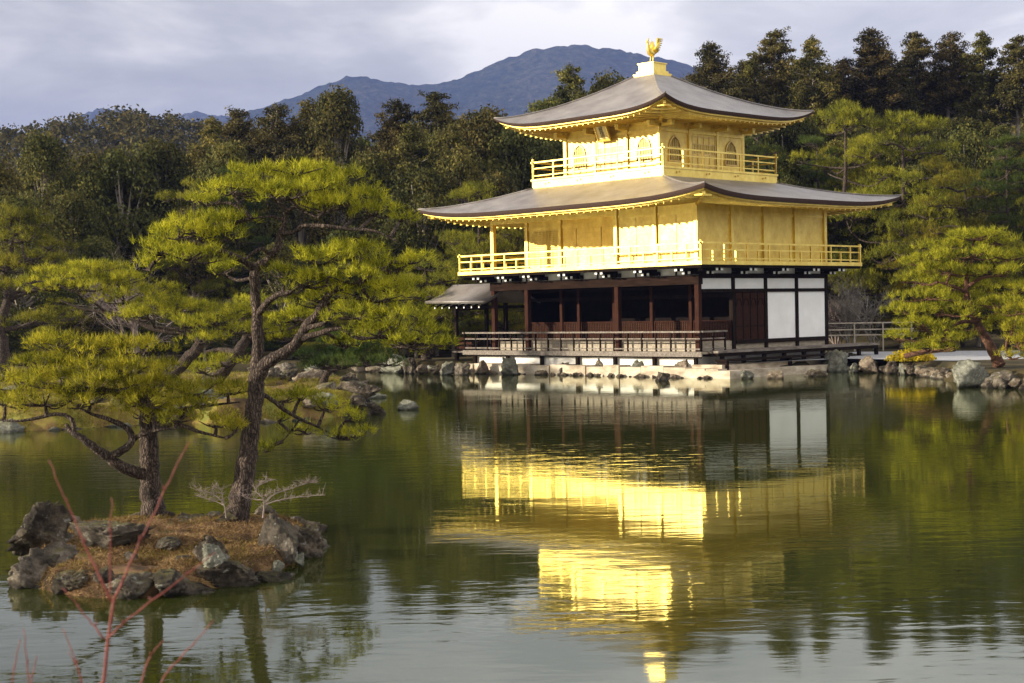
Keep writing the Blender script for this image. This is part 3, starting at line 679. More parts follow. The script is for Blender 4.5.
        for G_ in sides:
            e0 = G_[0]; c = np.array([1, 1, 0.])
            ins = lambda p, d_, dz: np.stack([p[:, 0] - np.sign(p[:, 0]) * np.minimum(np.abs(p[:, 0]), d_) * (np.abs(np.abs(p[:, 0]) - ex) < 1e-6) , p[:, 1] - np.sign(p[:, 1]) * d_ * (np.abs(np.abs(p[:, 1]) - ey) < 1e-6), p[:, 2] + dz], -1)
            def scl(d_, dz):
                return np.stack([e0[:, 0] * (ex - d_) / ex, e0[:, 1] * (ey - d_) / ey, e0[:, 2] + dz], -1)
            a = e0; b1 = scl(.03, -thick * .55); b2 = scl(.07, -thick)
            edge.grid(np.stack([a, b1, b2], 1)); 
            b3 = scl(.16, -thick - .002); edge.grid(np.stack([b2, b3], 1))
            c1 = scl(.16, -thick - band); gb.grid(np.stack([b3, c1], 1))
            c2 = scl(.34, -thick - band - .004); gb.grid(np.stack([c1, c2], 1))
            c3 = scl(.34, -thick - band - .07); gb.grid(np.stack([c2, c3], 1))
            # underside to the wall
            wl = np.stack([c3[:, 0] * 0, c3[:, 1] * 0, c3[:, 2] * 0], -1)
            fx, fy = wall_x / ex, wall_y / ey
            wl = np.stack([e0[:, 0] * fx, e0[:, 1] * fy, np.full(len(e0), z_wall) + (e0[:, 2] - ze) * .35], -1)
            und.grid(np.stack([c3, c3 * .5 + wl * .5 + [0, 0, .04], wl], 1))
        # rafters
        n = int(2 * ex / rafter)
        for k in range(4):
            ax = ex if k % 2 == 0 else ey
            n = int(2 * ax / rafter)
            for i in range(1, n):
                uu = -1 + 2 * i / n
                ze_ = ze + lift * abs(uu) ** 4.5 - thick - band - .10
                s = uu * ax; so = s * (1 - .36 / ax)
                wall = (wall_x if k % 2 == 0 else wall_y); off_w = (wall_y if k % 2 == 0 else wall_x); off_e = (ey if k % 2 == 0 else ex) - .3
                si = max(-wall, min(wall, s)); 
                p = (so, -off_e, ze_); 
                zi = z_wall - .06 + lift * abs(uu) ** 4.5 * .35
                dd = max(off_w, abs(s) - wall + off_w) if abs(s) > wall else off_w
                dd = min(dd, off_e - .1)
                ff = (off_e - dd) / (off_e - off_w + 1e-6)
                q = (s, -dd, ze_ * (1 - ff) + zi * ff)
                R = {0: lambda v: v, 1: lambda v: (-v[1], v[0], v[2]), 2: lambda v: (-v[0], -v[1], v[2]), 3: lambda v: (v[1], -v[0], v[2])}[k]
                raf.beam(R(p), R(q), .055, .07)
        for sx_ in (-1, 1):
            for sy_ in (-1, 1):
                raf.beam((sx_ * (ex - .3), sy_ * (ey - .3), ze + lift - thick - band - .12), (sx_ * wall_x, sy_ * wall_y, z_wall - .1), .12, .14)
        ro = top.build('roof', M['roof'], root, True)
        edge.build('roof_edge', M['roof_edge'], ro, False); gb.build('eave_band', G, ro, False); und.add(raf.v, raf.f).build('eave_underside', G, ro, False)
        # hip ridges
        for G_ in (sides[0], sides[2]):
            for j in (0, -1):
                MB().tube(G_[:, j, :] + [0, 0, .01], np.full(nt_, .045), 6).build('hip_ridge', M['roof'], ro, True)
        return ro
    e2 = 2.355
    curved_roof(X1 + e2, Y1 + e2, 6.94, .38, 3.75, 3.75, 8.06, X1 - .05, Y1 - .05, 6.88, 1.12, .17, .05, .40)
    # --- third floor
    b3, s3 = 3.8155, 2.747
    part('balcony_base', MB().box(-b3 + .04, b3 - .04, -b3 + .04, b3 - .04, 7.9, 8.36), G)
    part('balcony_floor', MB().box(-b3, b3, -b3, b3, 8.363, 8.45), G)
    for k in range(4):
        for i in range(4):
            s = -b3 + (i + .5) * b3 / 2
            for dx in (-.09, .09):
                pp = {0: (s + dx, -b3 + .03), 1: (b3 - .03, s + dx), 2: (s + dx, b3 - .03), 3: (-b3 + .03, s + dx)}[k]
                part('bronze_stud', MB().c(pp[0], pp[1], 8.22 + (dx > 0) * .03, .06, .06, .07), M['gold_dark'])
    q = b3 - .08
    railing('balcony_railing', [(-q, -q), (q, -q), (q, q), (-q, q), (-q, -q)], 8.45, 9.18, 8.92, 8.6, G, 1.22, .055, .16, False)
    wl_ = MB()
    for k in range(4):
        R = {0: lambda u, v: (u, -v), 1: lambda u, v: (v, u), 2: lambda u, v: (-u, v), 3: lambda u, v: (-v, -u)}[k]
        def bx(mb, u0, u1, v0, v1, z0, z1):
            p, q_ = R(u0, v0), R(u1, v1); mb.box(min(p[0], q_[0]), max(p[0], q_[0]), min(p[1], q_[1]), max(p[1], q_[1]), z0, z1)
        wm_ = MB(); bx(wm_, -s3 + (.0 if k % 2 == 0 else .1), s3 - (.0 if k % 2 == 0 else .1), s3 - .1, s3, 8.45, 10.55)
        part('wall', wm_, GW)
        for u in (-s3 / 3, s3 / 3) + ((-s3 + .07, s3 - .07) if k % 2 == 0 else ()):
            c_ = MB(); bx(c_, u - .085, u + .085, s3 + (-.08 if abs(u) > 2 else .002), s3 + .085, 8.452, 10.45); part('gold_column', c_, G)
        rl = MB(); bx(rl, -s3, s3, s3 + .003, s3 + .06, 10.02, 10.14); bx(rl, -s3, s3, s3 + .003, s3 + .05, 8.455, 8.58); bx(rl, -s3 - .1, s3 + .1, s3 + .003, s3 + .1, 10.42, 10.52)
        part('wall_rail', rl, G)
        # bracket blocks below the eave
        for u in (-s3 + .07, -s3 / 3, s3 / 3, s3 - .07):
            bk = MB(); bx(bk, u - .08, u + .08, s3 + .09, s3 + .65, 10.20, 10.32); bx(bk, u - .22, u + .22, s3 + .1, s3 + .24, 10.325, 10.42); bx(bk, u - .1, u + .1, s3 + .40, s3 + .66, 10.325, 10.42); part('bracket', bk, G)
        # bell-shaped windows
        for u in (-s3 * 2 / 3 - .03, s3 * 2 / 3 + .03):
            w_ = .36; pts = []
            for x_, z_ in ((-1.12, 0), (-1, .55), (-.93, .85), (-.7, 1.08), (-.35, 1.2), (0, 1.3), (.35, 1.2), (.7, 1.08), (.93, .85), (1, .55), (1.12, 0)):
                pts.append((x_ * w_, 8.82 + z_ * .80))
            fr = MB()
            for (x0, z0), (x1, z1) in zip(pts, pts[1:] + pts[:1]):
                a = (*R(u + x0, s3 + .03), z0); b = (*R(u + x1, s3 + .03), z1); fr.beam(a, b, .05, .055)
            fo = fr.build('bell_window', M['gold_dark'], root)
            pn = MB(); pn.add([(*R(u + x_, s3 + .012), z_) for x_, z_ in pts], [tuple(range(len(pts))) if k in (0, 1, 2, 3) else ()])
            pn.build('pane', M['glass_dark'], fo)
            br = MB()
            for x_ in (-.2, -.07, .07, .2): br.beam((*R(u + x_, s3 + .022), 8.84), (*R(u + x_, s3 + .022), 9.72), .022, .022)
            for z_ in (9.1, 9.4): br.beam((*R(u - .34, s3 + .028), z_), (*R(u + .34, s3 + .028), z_), .02, .02)
            br.build('window_grille', G, fo)
        # panelled double doors
        dr = MB(); bx(dr, -.78, .78, s3 + .003, s3 + .035, 8.6, 9.95); do = dr.build('panelled_door', GW, root)
        dp = MB()
        for u in (-.76, -.38, 0, .38, .76): bx(dp, u - .025, u + .025, s3 + .037, s3 + .06, 8.6, 9.95)
        for z_ in (8.65, 9.1, 9.2, 9.6, 9.9): bx(dp, -.735, .735, s3 + .0365, s3 + .055, z_ - .02, z_ + .02)
        dp.build('door_moulding', M['gold_dark'], do)
        dl = MB()
        for u in np.arange(-.7, .71, .1): bx(dl, u - .01, u + .01, s3 + .037, s3 + .047, 9.22, 9.58)
        dl.build('door_lattice', M['glass_dark'], do)
    # name plate, tilted forward under the south eave
    npl = MB(); npl.box(-.30, .30, -.02, .02, -.42, .42); no = npl.build('name_plate', M['gold_dark'], root); no.location = (-.15, -s3 - .42, 10.28); no.rotation_euler = (math.radians(24), 0, 0)
    bf = MB()
    for x0, x1, z0, z1 in ((-.36, -.30, -.48, .48), (.30, .36, -.48, .48), (-.30, .30, .42, .48), (-.30, .30, -.48, -.42)): bf.box(x0, x1, -.05, .035, z0, z1)
    bf.build('plate_frame', G, no)
    pfb = MB(); pfb.box(-.24, .24, -.026, -.0205, -.36, .36); pf = pfb.build('plate_field', M['plate'], no)
    tx = bpy.data.curves.new('lettering', 'FONT'); tx.body = '究\n竟\n頂'; tx.size = .25; tx.align_x = 'CENTER'; tx.align_y = 'CENTER'; tx.space_line = .82; tx.extrude = .004
    to = bpy.data.objects.new('tmp_text', tx); COL.objects.link(to)
    dg = bpy.context.evaluated_depsgraph_get(); me = bpy.data.meshes.new_from_object(to.evaluated_get(dg)); bpy.data.objects.remove(to)
    me.materials.clear(); me.materials.append(M['ink']); lo = bpy.data.objects.new('lettering', me); COL.objects.link(lo); lo.parent = no; lo.location = (0, -.032, 0); lo.rotation_euler = (math.pi / 2, 0, 0)
    curved_roof(4.93, 4.93, 10.70, .46, .48, .48, 12.88, s3 + .02, s3 + .02, 10.53, 1.28, .13, .06, .33)
    # dew basin
    part('roof_box', MB().box(-.60, .60, -.60, .60, 12.70, 12.92).box(-.50, .50, -.50, .50, 12.922, 13.03).box(-.42, .42, -.42, .42, 13.032, 13.34).box(-.46, .46, -.46, .46, 13.342, 13.39), G)
    # phoenix, faces south
    ph = MB()
    ph.tube([(0, .12, 13.72), (0, .02, 13.70), (0, -.10, 13.75), (0, -.17, 13.86), (0, -.19, 13.98), (0, -.20, 14.07), (0, -.27, 14.10)], [.03, .10, .11, .065, .042, .05, .012], 10)
    ph.tube([(0, -.20, 14.10), (0, -.18, 14.17), (0, -.13, 14.20)], [.03, .022, .006], 6)
    for s in (-1, 1): ph.tube([(s * .05, 0, 13.66), (s * .055, -.02, 13.52), (s * .06, -.03, 13.39)], [.03, .018, .02], 6)
    po = ph.build('phoenix_statue', G, root, True); po.scale = (1.35,) * 3; po.location = (0, 0, -13.39 * .35)
    for s in (-1, 1):
        wg = MB()
        for i in range(7):
            t = i / 6; ang = math.radians(38 + 62 * t)
            L_ = .42 - .12 * abs(t - .6)
            p0 = np.array([s * .07, .0 + .03 * i, 13.76]); d = np.array([s * .45 * math.cos(ang) + s * .12, .38 * math.cos(ang) + .05, math.sin(ang)]); 
            wg.tube([p0, p0 + d * L_ * .5, p0 + d * L_], [.035, .04, .008], 6)
        wg.build('wing', G, po, True)
    tl = MB()
    for i in range(7):
        a = math.radians(22 + 9 * i); sx_ = (i - 3) * .035
        tl.tube([(0, .10, 13.72), (sx_ * .6, .10 + .22 * math.cos(a), 13.74 + .24 * math.sin(a)), (sx_ * 1.6, .12 + .42 * math.cos(a) - .02 * i, 13.76 + .44 * math.sin(a)), (sx_ * 2, .2 + .45 * math.cos(a), 13.74 + .46 * math.sin(a))], [.04, .045, .04, .01], 6)
    tl.build('tail', G, po, True)
    # --- fishing porch on the west side
    rf = MB(); ax0, ax1 = 11.55, 15.5; rb = .95
    for sgn in (-1, 1):
        Gd = np.zeros((2, 9, 3))
        for i, a in enumerate((ax0, ax1)):
            for jx, t in enumerate(np.linspace(0, 1, 9)):
                Gd[i, jx] = (lx(a + .0 * t), ly(rb + sgn * 1.78 * (1 - t)), 3.05 + .85 * t ** 1.35 + .08 * (i == 1) * (1 - t) ** 3)
        rf.grid(Gd if sgn < 0 else Gd[::-1])
    ro = rf.build('porch_roof', M['roof'], root, True)
    md = ro.modifiers.new('thick', 'SOLIDIFY'); md.thickness = .12; md.offset = -1
    rg = MB(); rg.box(lx(15.45), lx(11.6), ly(rb) - .12, ly(rb) + .12, 3.86, 3.98); rg.build('porch_ridge', M['roof'], ro)
    gp_ = MB(); gp_.add([(lx(15.2), ly(-.5), 3.02), (lx(15.2), ly(2.4), 3.02), (lx(15.2), ly(rb), 3.78), (lx(15.14), ly(-.5), 3.02), (lx(15.14), ly(2.4), 3.02), (lx(15.14), ly(rb), 3.78)], [(0, 1, 2), (5, 4, 3), (0, 3, 4, 1), (1, 4, 5, 2), (2, 5, 3, 0)]); gp_.build('gable_board', M['plaster_dirty'], ro)
    for a in np.arange(11.9, 15.5, .5): MB().beam((lx(a), ly(-.74), 2.93), (lx(a), ly(.0), 3.2), .06, .08).build('porch_rafter', M['dark_wood'], ro); MB().c(lx(a), ly(-.755), 2.92, .06, .02, .07).build('rafter_tip', M['white_tip'], ro)
    for a, b in ((14.3, 0), (14.3, 1.9), (13.0, 1.9)): part('porch_post', MB().box(lx(a) - .075, lx(a) + .075, ly(b) - .075, ly(b) + .075, -.3, 3.1), DW)
    m = MB(); m.box(lx(14.36), lx(11.8), ly(-.05), ly(.05), 2.85, 2.98).box(lx(14.36), lx(11.8), ly(1.85), ly(1.95), 2.85, 2.98).box(lx(14.35), lx(14.25), ly(.06), ly(1.84), 2.8, 2.95)
    each('porch_rail', [(lx(14.36), lx(13.1), ly(-.04), ly(.04), z_, z_ + .07) for z_ in (.95, 1.2, 1.45)], DW)
    part('porch_beam', m, DW)
    part('porch_deck', MB().box(lx(14.5), lx(13.1), ly(-.1), ly(2.0), .86, .94), GY)
    m = MB()
    for zz in (1.1, 1.3, 1.5): m.box(lx(14.4), lx(13.2), ly(.0) - .06, ly(.0) - .042, zz - .05, zz + .05)
    part('slat_screen', m, M['red_wood'])
    return root
M['backing'] = simple('lattice_backing', [(.3, (.10, .055, .035)), (.7, (.18, .11, .075))], 5, .8, 0, spec=.05)
M['door'] = simple('carved_door_wood', [(.3, (.015, .007, .005)), (.7, (.045, .018, .010))], 6, .6, .2, .01, (5, 5, .7), spec=.05)
M['plate'] = simple('pale_plate_field', [(.3, (.75, .62, .25)), (.7, (.85, .75, .4))], 5, .6, 0)
M['ink'] = simple('black_ink', [(.3, (.015, .012, .01)), (.7, (.03, .02, .015))], 5, .6, 0)
pavilion()

# ------------------------------------------------------------------ islands
def island(name, outline, hgt, matl, seed, flat=.55):
    P = np.array(outline); c = P.mean(0); k = len(P)
    Q = spline(np.vstack([P, P[:1]]), 8)[:, :2]; m = len(Q); rings = 26; V = []
    for i in range(rings + 1):
        t = i / rings; X = c[0] + (Q[:, 0] - c[0]) * t; Y = c[1] + (Q[:, 1] - c[1]) * t
        h = hgt * (1 - ss(flat, 1.0, np.full(m, t))) - .25 * ss(.85, 1, np.full(m, t))
        n_ = fbm(np.stack([X * 1.3, Y * 1.3, X * 0], -1), 5, seed, .6)
        V.append(np.stack([X, Y, h + n_ * hgt * .38 * (1 - t ** 3)], -1))
    V = np.array(V); i_ = np.arange((rings + 1) * m).reshape(rings + 1, m)
    q = np.stack([i_[:-1, :-1], i_[1:, :-1], i_[1:, 1:], i_[:-1, 1:]], -1).reshape(-1, 4)
    o = link_mesh(name, V.reshape(-1, 3), q, matl, None, True); tag(o, kind='structure'); return V
def scatter(name, V, n, matl, length, width, lo, hi, flat, label=None, upv=.3):
    """thin blades lying on or standing in the island surface"""
    R = V.shape[0]; i = rng.uniform(lo, hi, n) ** .6 * (R - 2); j = rng.integers(0, V.shape[1] - 1, n); a = V[i.astype(int), j]; b = V[np.minimum(i.astype(int) + 1, R - 1), j]
    f = (i % 1)[:, None]; p = a * (1 - f) + b * f; nx = V[i.astype(int), (j + 1) % V.shape[1]]; g = rng.uniform(0, 1, (n, 1)); p = p + (nx - a) * g
    keep = fbm(p * [1.3, 1.3, 0] + 3, 3, 77) > flat; p = p[keep]
    up_ = unit(np.stack([rng.normal(0, 1, len(p)), rng.normal(0, 1, len(p)), np.full(len(p), upv)], -1))
    o = tri_mesh(name, [needles(p, up_, 3, length, width)], matl, None); tag(o, label, None, None, 'stuff'); return o

isl = [on(3, 583), on(45, 597), on(115, 603), on(185, 597), on(235, 588), on(290, 572), on(322, 548), np.array([-2.5, 19.3, 0]), np.array([-3.6, 20.0, 0]), np.array([-5.1, 19.9, 0]), np.array([-6.0, 18.7, 0]), np.array([-5.6, 17.3, 0])]
V1 = island('island', [p[:2] for p in isl], .20, M['island'], 3, .78)
scatter('pine_litter', V1, 16000, M['litter'], .07, .007, .0, .93, -.5, 'fallen brown pine needles covering the near island', .15)
scatter('moss_tuft', V1, 7000, M['moss'], .05, .006, .0, .95, .22, 'yellow green moss patches on the near island', 1.2)

def R1(label, px, py, Y, wpx, hpx, dep, matl, seed, rz=0., z=None, name='rock', sink=.3, sub=5, cuts=10):
    """rock whose middle sits at pixel column px, foot at pixel row py, distance Y"""
    c = at(px, py, Y); s = Y / F
    return rock(label, (c[0], c[1], c[2] if z is None else z), (wpx * s, dep, hpx * s / (1 - sink)), rz, matl, seed, sub, None, name, cuts, sink)
# (label, px, py_foot, Y, width_px, height_px, depth_m, material, seed)
R1('tall slanted dark boulder with pale edge, left tip of the near island', 42, 548, 17.4, 62, 46, .65, 'rock_dark', 21, .2, cuts=7)
R1('broad crumpled boulder below the slanted one on the near island', 45, 588, 15.8, 72, 46, .8, 'rock', 33, .1)
R1('low brown rock at the front left waterline of the near island', 72, 597, 15.2, 52, 26, .5, 'rock_dark', 5, 0)
R1('mottled ledge rock behind the litter left of the near thick trunk', 110, 545, 16.9, 84, 24, .6, 'rock', 8, -.1)
R1('front rock of the near island just right of the red twigs', 140, 598, 15.0, 60, 28, .6, 'rock', 12, .1)
R1('wide craggy front rock between the two trunks of the near island', 180, 596, 15.1, 74, 32, .6, 'rock_dark', 13, -.1)
R1('rounded grey rock behind the two trunks of the near island', 196, 528, 18.6, 44, 14, .6, 'rock', 14)
R1('dark humped rock in front of the slender trunk', 214, 560, 15.9, 44, 28, .45, 'rock_dark', 15)
R1('pale lichen-capped stone in front of the slender trunk', 216, 562, 15.4, 28, 19, .3, 'rock_pale', 16)
R1('long low dark rock at the front right waterline of the near island', 232, 590, 15.4, 96, 30, .6, 'rock_dark', 17, .1)
R1('tall blocky boulder at the right end of the near island', 283, 555, 16.7, 44, 42, .55, 'rock', 18, .2, cuts=7)
R1('dark boulder at the outermost right tip of the near island', 305, 556, 17.2, 40, 34, .5, 'rock_dark', 19, 0)
R1('small white stone on the right slope of the near island', 277, 574, 15.9, 17, 14, .2, 'rock_pale', 20)
R1('small pale stone beside the white one on the right slope of the near island', 301, 565, 16.3, 13, 12, .18, 'rock_pale', 23)
R1('squat rock below the white stones at the right waterline of the near island', 268, 585, 15.7, 50, 20, .4, 'rock_dark', 24)
R1('small dark stone on the litter near the thick trunk', 172, 548, 16.6, 30, 12, .3, 'rock', 25)
R1('small grey pebble stone on the litter in the middle of the near island', 133, 560, 16.0, 18, 9, .2, 'rock', 26)
R1('low stone at the foot of the red twig fork on the near island', 108, 596, 15.1, 40, 20, .4, 'rock_warm', 27)

rr_ = random.Random(12)
for k in range(30):
    j = rr_.randrange(V1.shape[1]); i = rr_.choice([24, 23, 22, 20, 17, 13, 9]) if k < 20 else rr_.choice([23, 24]); p = V1[i, j]; q = rr_.uniform(.12, .38) * (1.25 if i > 21 else .7)
    rock('stone half buried in the litter of the near island', tuple(p), (q * 1.5, q, q * .75), rr_.uniform(0, 3), rr_.choice(['rock', 'rock_dark', 'rock_warm', 'rock']), 400 + k, 4, 'half-buried stones on the near island', 'rock', 8, .4)
# second island
isl2 = [on(-110, 425), on(-40, 431), on(30, 432), on(100, 428), on(170, 424), on(240, 425), on(300, 421), on(345, 418), on(384, 412), on(378, 402), np.array([-4.9, 52, 0]), np.array([-8.2, 57, 0]), np.array([-14, 58, 0]), np.array([-20, 52, 0]), np.array([-20, 44, 0])]
V2 = island('island', [p[:2] for p in isl2], .62, M['island_moss'], 9, .82)
scatter('moss_tuft', V2, 70000, M['moss'], .11, .012, .0, .97, -.15, 'yellow moss and short grass on the far island', 1.5)
R1('dark flat-topped rock at the right tip of the far island', 358, 417, 41.5, 54, 25, 1.3, 'rock_dark', 31, .1)
R1('pointed dark rock beside the small pine on the far island', 292, 384, 47, 26, 24, .8, 'rock_dark', 41, .3, z=.5, cuts=6)
R1('pale broad rock left of the small pine on the far island', 310, 386, 46, 44, 22, .8, 'rock_warm', 32, 0, z=.45)
R1('grey round rock behind the small pine on the far island', 346, 392, 46.5, 30, 20, .8, 'rock_dark', 36, 0, z=.35)
R1('grey boulder left of the pointed dark rock on the far island', 275, 382, 48, 18, 16, .6, 'rock', 34, 0, z=.6)
R1('pale boulder half hidden behind the slender near trunk', 232, 424, 40.5, 44, 24, 1.0, 'rock_pale', 35, 0)
R1('white boulder under the low left branches on the far island', 112, 428, 40.0, 34, 30, .9, 'rock_pale', 37, 0)
R1('low grey shore stone left of the white boulder on the far island', 70, 431, 39.6, 30, 16, .6, 'rock', 38)
R1('small pale shore stone at the left edge of the far island', 20, 432, 39.4, 26, 13, .6, 'rock_pale', 39)
R1('flat stone at the foot of the leaning trunk on the far island', 212, 388, 47, 26, 12, .6, 'rock', 40, z=.75)
R1('dark shore stone right of the slender near trunk', 268, 420, 41, 26, 12, .6, 'rock_dark', 42)
R1('low stone in the middle of the far island shore', 150, 427, 40.1, 22, 10, .6, 'rock', 44)
R1('little crumbly rock alone in the open water', 405, 412, 43.0, 26, 12, .5, 'rock_pale', 43)

for k in range(46):
    j = int(k * V2.shape[1] / 46 + rr_.uniform(-1, 1)) % V2.shape[1]; i = rr_.choice([25, 24, 23, 25]) if k % 3 else rr_.choice([20, 15, 10]); p = V2[i, j]; q = rr_.uniform(.3, .95) * (1 if i > 22 else .6)
    rock('weathered stone bedded in the edge of the far island', tuple(p), (q * 1.5, q, q * .75), rr_.uniform(0, 3), rr_.choice(['rock', 'rock_dark', 'rock_warm', 'rock_pale']), 600 + k, 4, 'stones bedded in the far island', 'rock', 8, .38)
# shoreline rocks of the far bank
sh = [  # px, py_foot, w, h, mat, label
 (398, 373, 34, 22, 'rock_pale', 'pale mossy boulder at the far bank left of the porch'),
 (408, 374, 14, 20, 'rock_dark', 'dark pointed rock beside the pale mossy boulder at the far bank'),
 (378, 372, 22, 9, 'rock_warm', 'low ochre rock at the left end of the far bank point'),
 (447, 375, 20, 13, 'rock_pale', 'round green-grey rock left of the porch posts'),
 (464, 375, 18, 16, 'rock', 'grey rock at the foot of the porch post'),
 (482, 374, 14, 14, 'rock_warm', 'upright tan rock below the left end of the veranda'),
 (512, 375, 18, 19, 'rock_pale', 'pale rock with a dark side under the first veranda post'),
 (564, 375, 14, 15, 'rock', 'narrow rock under the second veranda post'),
 (603, 375, 14, 17, 'rock_dark', 'dark rock under the middle of the veranda'),
 (640, 376, 16, 19, 'rock_pale', 'grey upright rock under the right part of the veranda'),
 (663, 381, 14, 10, 'rock_dark', 'small black rock standing in water below the veranda'),
 (686, 377, 26, 17, 'rock_warm', 'sandy humped rock below the right corner of the veranda'),
 (747, 379, 15, 9, 'rock_pale', 'white stone in the water below the stone platform'),
 (777, 379, 16, 11, 'rock_warm', 'brownish stone in the water at the middle of the stone platform'),
 (816, 377, 22, 12, 'rock_dark', 'dark stone at the right end of the stone platform'),
 (838, 372, 24, 21, 'rock_pale', 'large pale green boulder right of the stone platform'),
 (856, 373, 10, 13, 'rock_pale', 'small pale stone right of the large pale green boulder'),
 (872, 373, 22, 17, 'rock_warm', 'reddish rock behind the yellow shrub'),
 (892, 374, 14, 14, 'rock_dark', 'dark gap rock below the yellow shrub'),
 (908, 375, 22, 16, 'rock_pale', 'pale rock left of the fallen log'),
 (930, 377, 20, 14, 'rock_warm', 'rust-coloured rock under the fallen log'),
 (946, 378, 16, 13, 'rock_dark', 'dark rock under the right end of the fallen log'),
 (967, 388, 42, 27, 'rock_pale', 'big grey-green boulder at the water below the leaning pine'),
 (1006, 388, 36, 21, 'rock', 'big low boulder at the right edge of the shore'),
 (1040, 390, 34, 20, 'rock_dark', 'boulder just past the right end of the shore'),
]
for i, (px, py, w_, h_, mt_, lb) in enumerate(sh):
    c = on(px, py); s = c[1] / F
    rock(lb, (c[0], c[1] + .25, 0), (w_ * s * 1.1, w_ * s * .9 + .2, h_ * s / .72), rng.uniform(-.3, .3), mt_, 100 + i, 4, None, 'rock', 9, .28)
# small stones along the far banks
lb2 = ['far left', 'left', 'inner left']
k = 0
for (x0, y0), (x1, y1), n in (((-50, 60), (-30, 69.5), 9), ((-30, 69.5), (-10, 73), 12), ((-10, 73), (-5.8, 71.5), 4)):
    for i in range(n):
        t = (i + rng.uniform(.2, .8)) / n; s = rng.uniform(.5, 1.3)
        rock('low bank stone along the shadowed far left shore', (x0 + (x1 - x0) * t, y0 + (y1 - y0) * t + rng.uniform(-.2, .4), 0), (s * 1.3, s, s * .8), rng.uniform(0, 3), ['rock', 'rock_pale', 'rock_dark', 'rock_warm'][k % 4], 200 + k, 3, 'stones along the far left shore', 'rock', 8, .35); k += 1
for (x0, y0), (x1, y1), n in (((833, 369), (900, 374), 14), ((900, 374), (958, 381), 14), ((985, 388), (1040, 390), 7), ((378, 373), (450, 375), 12)):
    for i in range(n):
        t = (i + rng.uniform(.1, .9)) / n; c = on(x0 + (x1 - x0) * t, y0 + (y1 - y0) * t); q = rng.uniform(.22, .6)
        rock('small wedged stone between the boulders of the far shore', (c[0], c[1] + rng.uniform(.1, .7), rng.uniform(-.02, .2)), (q * 1.5, q, q * .9), rng.uniform(0, 3), ['rock', 'rock_dark', 'rock_warm', 'rock_pale', 'rock_dark'][k % 5], 500 + k, 4, 'small stones wedged along the far shore', 'rock', 8, .35); k += 1
for i, (a_c, s_c) in enumerate(((12.3, .5), (10.9, .32), (9.9, .28), (7.6, .4), (7.1, .25), (5.6, .3), (3.2, .26), (2.2, .42), (.4, .3)) + tuple((-1.4 + 14.6 * k / 26 + rng.uniform(-.2, .2), rng.uniform(.14, .3)) for k in range(26))):
    c = B(a_c, -1.08 - rng.uniform(0, .12)); rock('small cobble at the foot of the stone course under the veranda', (c[0], c[1], 0), (s_c * 1.4, s_c, s_c), rng.uniform(0, 3), 'rock_warm', 300 + i, 4, 'cobbles along the pavilion front', 'rock', 8, .5)

